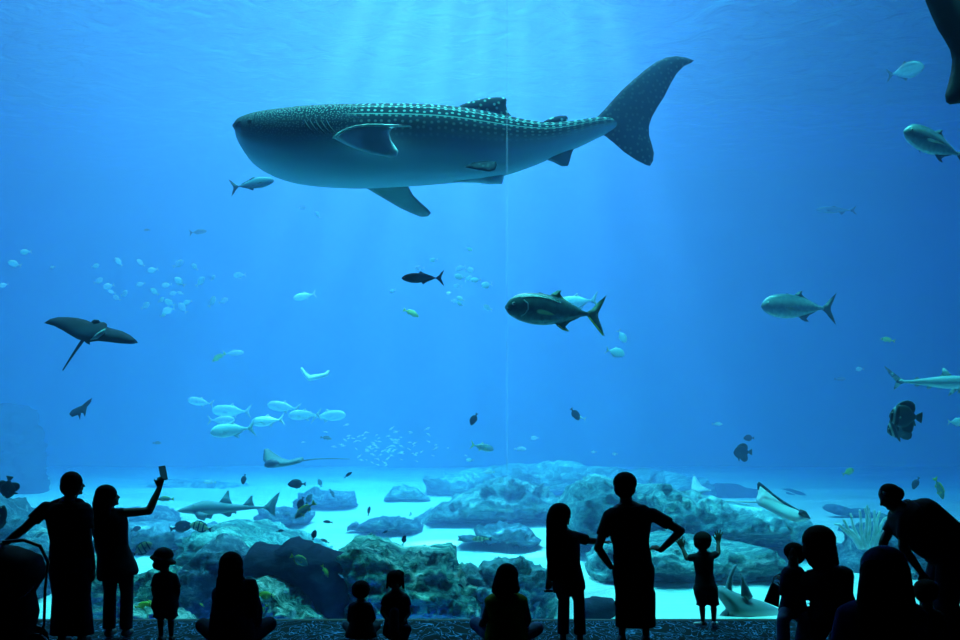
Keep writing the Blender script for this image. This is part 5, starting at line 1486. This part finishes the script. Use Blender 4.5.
# --- small round head low between them
Y = 7.2; q, g, s = frame(Y); k = .66
J = dict(head=q(926, 592), neck=q(927, 610), shL=q(915, 618), shR=q(940, 618), elL=q(912, 640), wrL=q(917, 655, .12), elR=q(944, 640), wrR=q(938, 655, .12), hipL=g(920, .30), hipR=g(934, .30), knL=g(918, .05, .08), knR=g(937, .05, .08), anL=g(919, .05, -.20), anR=g(936, .05, -.20))
h = Human(Y, k, 'dark haired child kneeling low under the bending man', J, (-.1, 1, .1), hw=.16); h.hk = 1.15
h.body(vox=.008)
h.shirt(m_sh_blk, 1.0, t0=-.1, infl=.03, name='t_shirt'); h.bottoms(m_jean, 1.9, .02)
h.blob('hair', m_hair, [('e', q(926, 589), (.090, .10, .078)), ('e', q(926, 593, -.02), (.086, .08, .075))])

# --- stroller at the left edge
Y = 8.7; q, g, s = frame(Y)
sO = g(10, 0)
stv = empty('stroller', sO, 'black baby stroller with a rounded hood cut by the left edge', 'stroller')
Lc = lambda px, py, dy=0.0: q(px, py, dy) - sO
Gc = lambda px, z, dy=0.0: g(px, z, dy) - sO
b = Builder(); v, f = inflate([((px - 10) * s, -(py - 570) * s) for px, py in [(-34, 604), (-34, 566), (-26, 552), (-12, 546), (4, 544), (18, 546), (30, 550), (40, 555), (44, 566), (44, 578), (37, 588), (30, 598), (12, 604)]], .24, .035, lambda x, z, t: Vector((x + (10 - 10) * s, t, z)) + Lc(10, 570), expo=.5)
link_mesh('hood', mesh_from('hood', v, f), [m_sh_blk], stv)
b = Builder(); b.oval([(Gc(4, .12), Vector((.26, 0, 0)), Vector((0, .20, 0))), (Gc(4, .40), Vector((.31, 0, 0)), Vector((0, .23, 0))), (Gc(-2, .68), Vector((.31, 0, 0)), Vector((0, .23, 0)))], 24); link_mesh('seat', b.remeshed('seat', .02, 3), [m_sh_blk], stv)
for dy in (-.22, .22):
    b = Builder(); b.chain([Lc(48, 562, dy), Lc(45, 590, dy), Lc(44, 625, dy), Gc(36, .12, dy)], [.013] * 4, n=8); link_mesh('frame_tube', b.mesh('frame_tube'), [m_plastic], stv)
    b = Builder(); b.chain([Lc(4, 542, dy), Lc(24, 540, dy), Lc(40, 546, dy), Lc(48, 562, dy)], [.016] * 4, n=8); link_mesh('frame_tube', b.mesh('frame_tube'), [m_plastic], stv)
    for xx in (36, -28):
        b = Builder()
        c = Gc(xx, .12, dy)
        b.rings([[c + Vector((math.cos(a_) * r_2, yy, math.sin(a_) * r_2)) for a_ in [2 * math.pi * j / 28 for j in range(28)]] for r_2, yy in ((.06, -.02), (.112, -.022), (.12, -.01), (.12, .01), (.112, .022), (.06, .02))])
        link_mesh('wheel', b.mesh('wheel'), [m_plastic], stv)
b = Builder(); b.cap(Lc(4, 542, -.22), .020, Lc(4, 542, .22), .020, n=10); link_mesh('handle', b.mesh('handle'), [m_plastic], stv)
b = Builder(); b.chain([Lc(20, 598, -.24), Lc(27, 594, -.245), Lc(33, 587, -.24)], [.006, .007, .006], n=8); link_mesh('chrome_trim', b.mesh('chrome_trim'), [plain('chrome', (.6, .7, .75), .2, 1.0)], stv)
stv['note'] = ''
del stv['note']
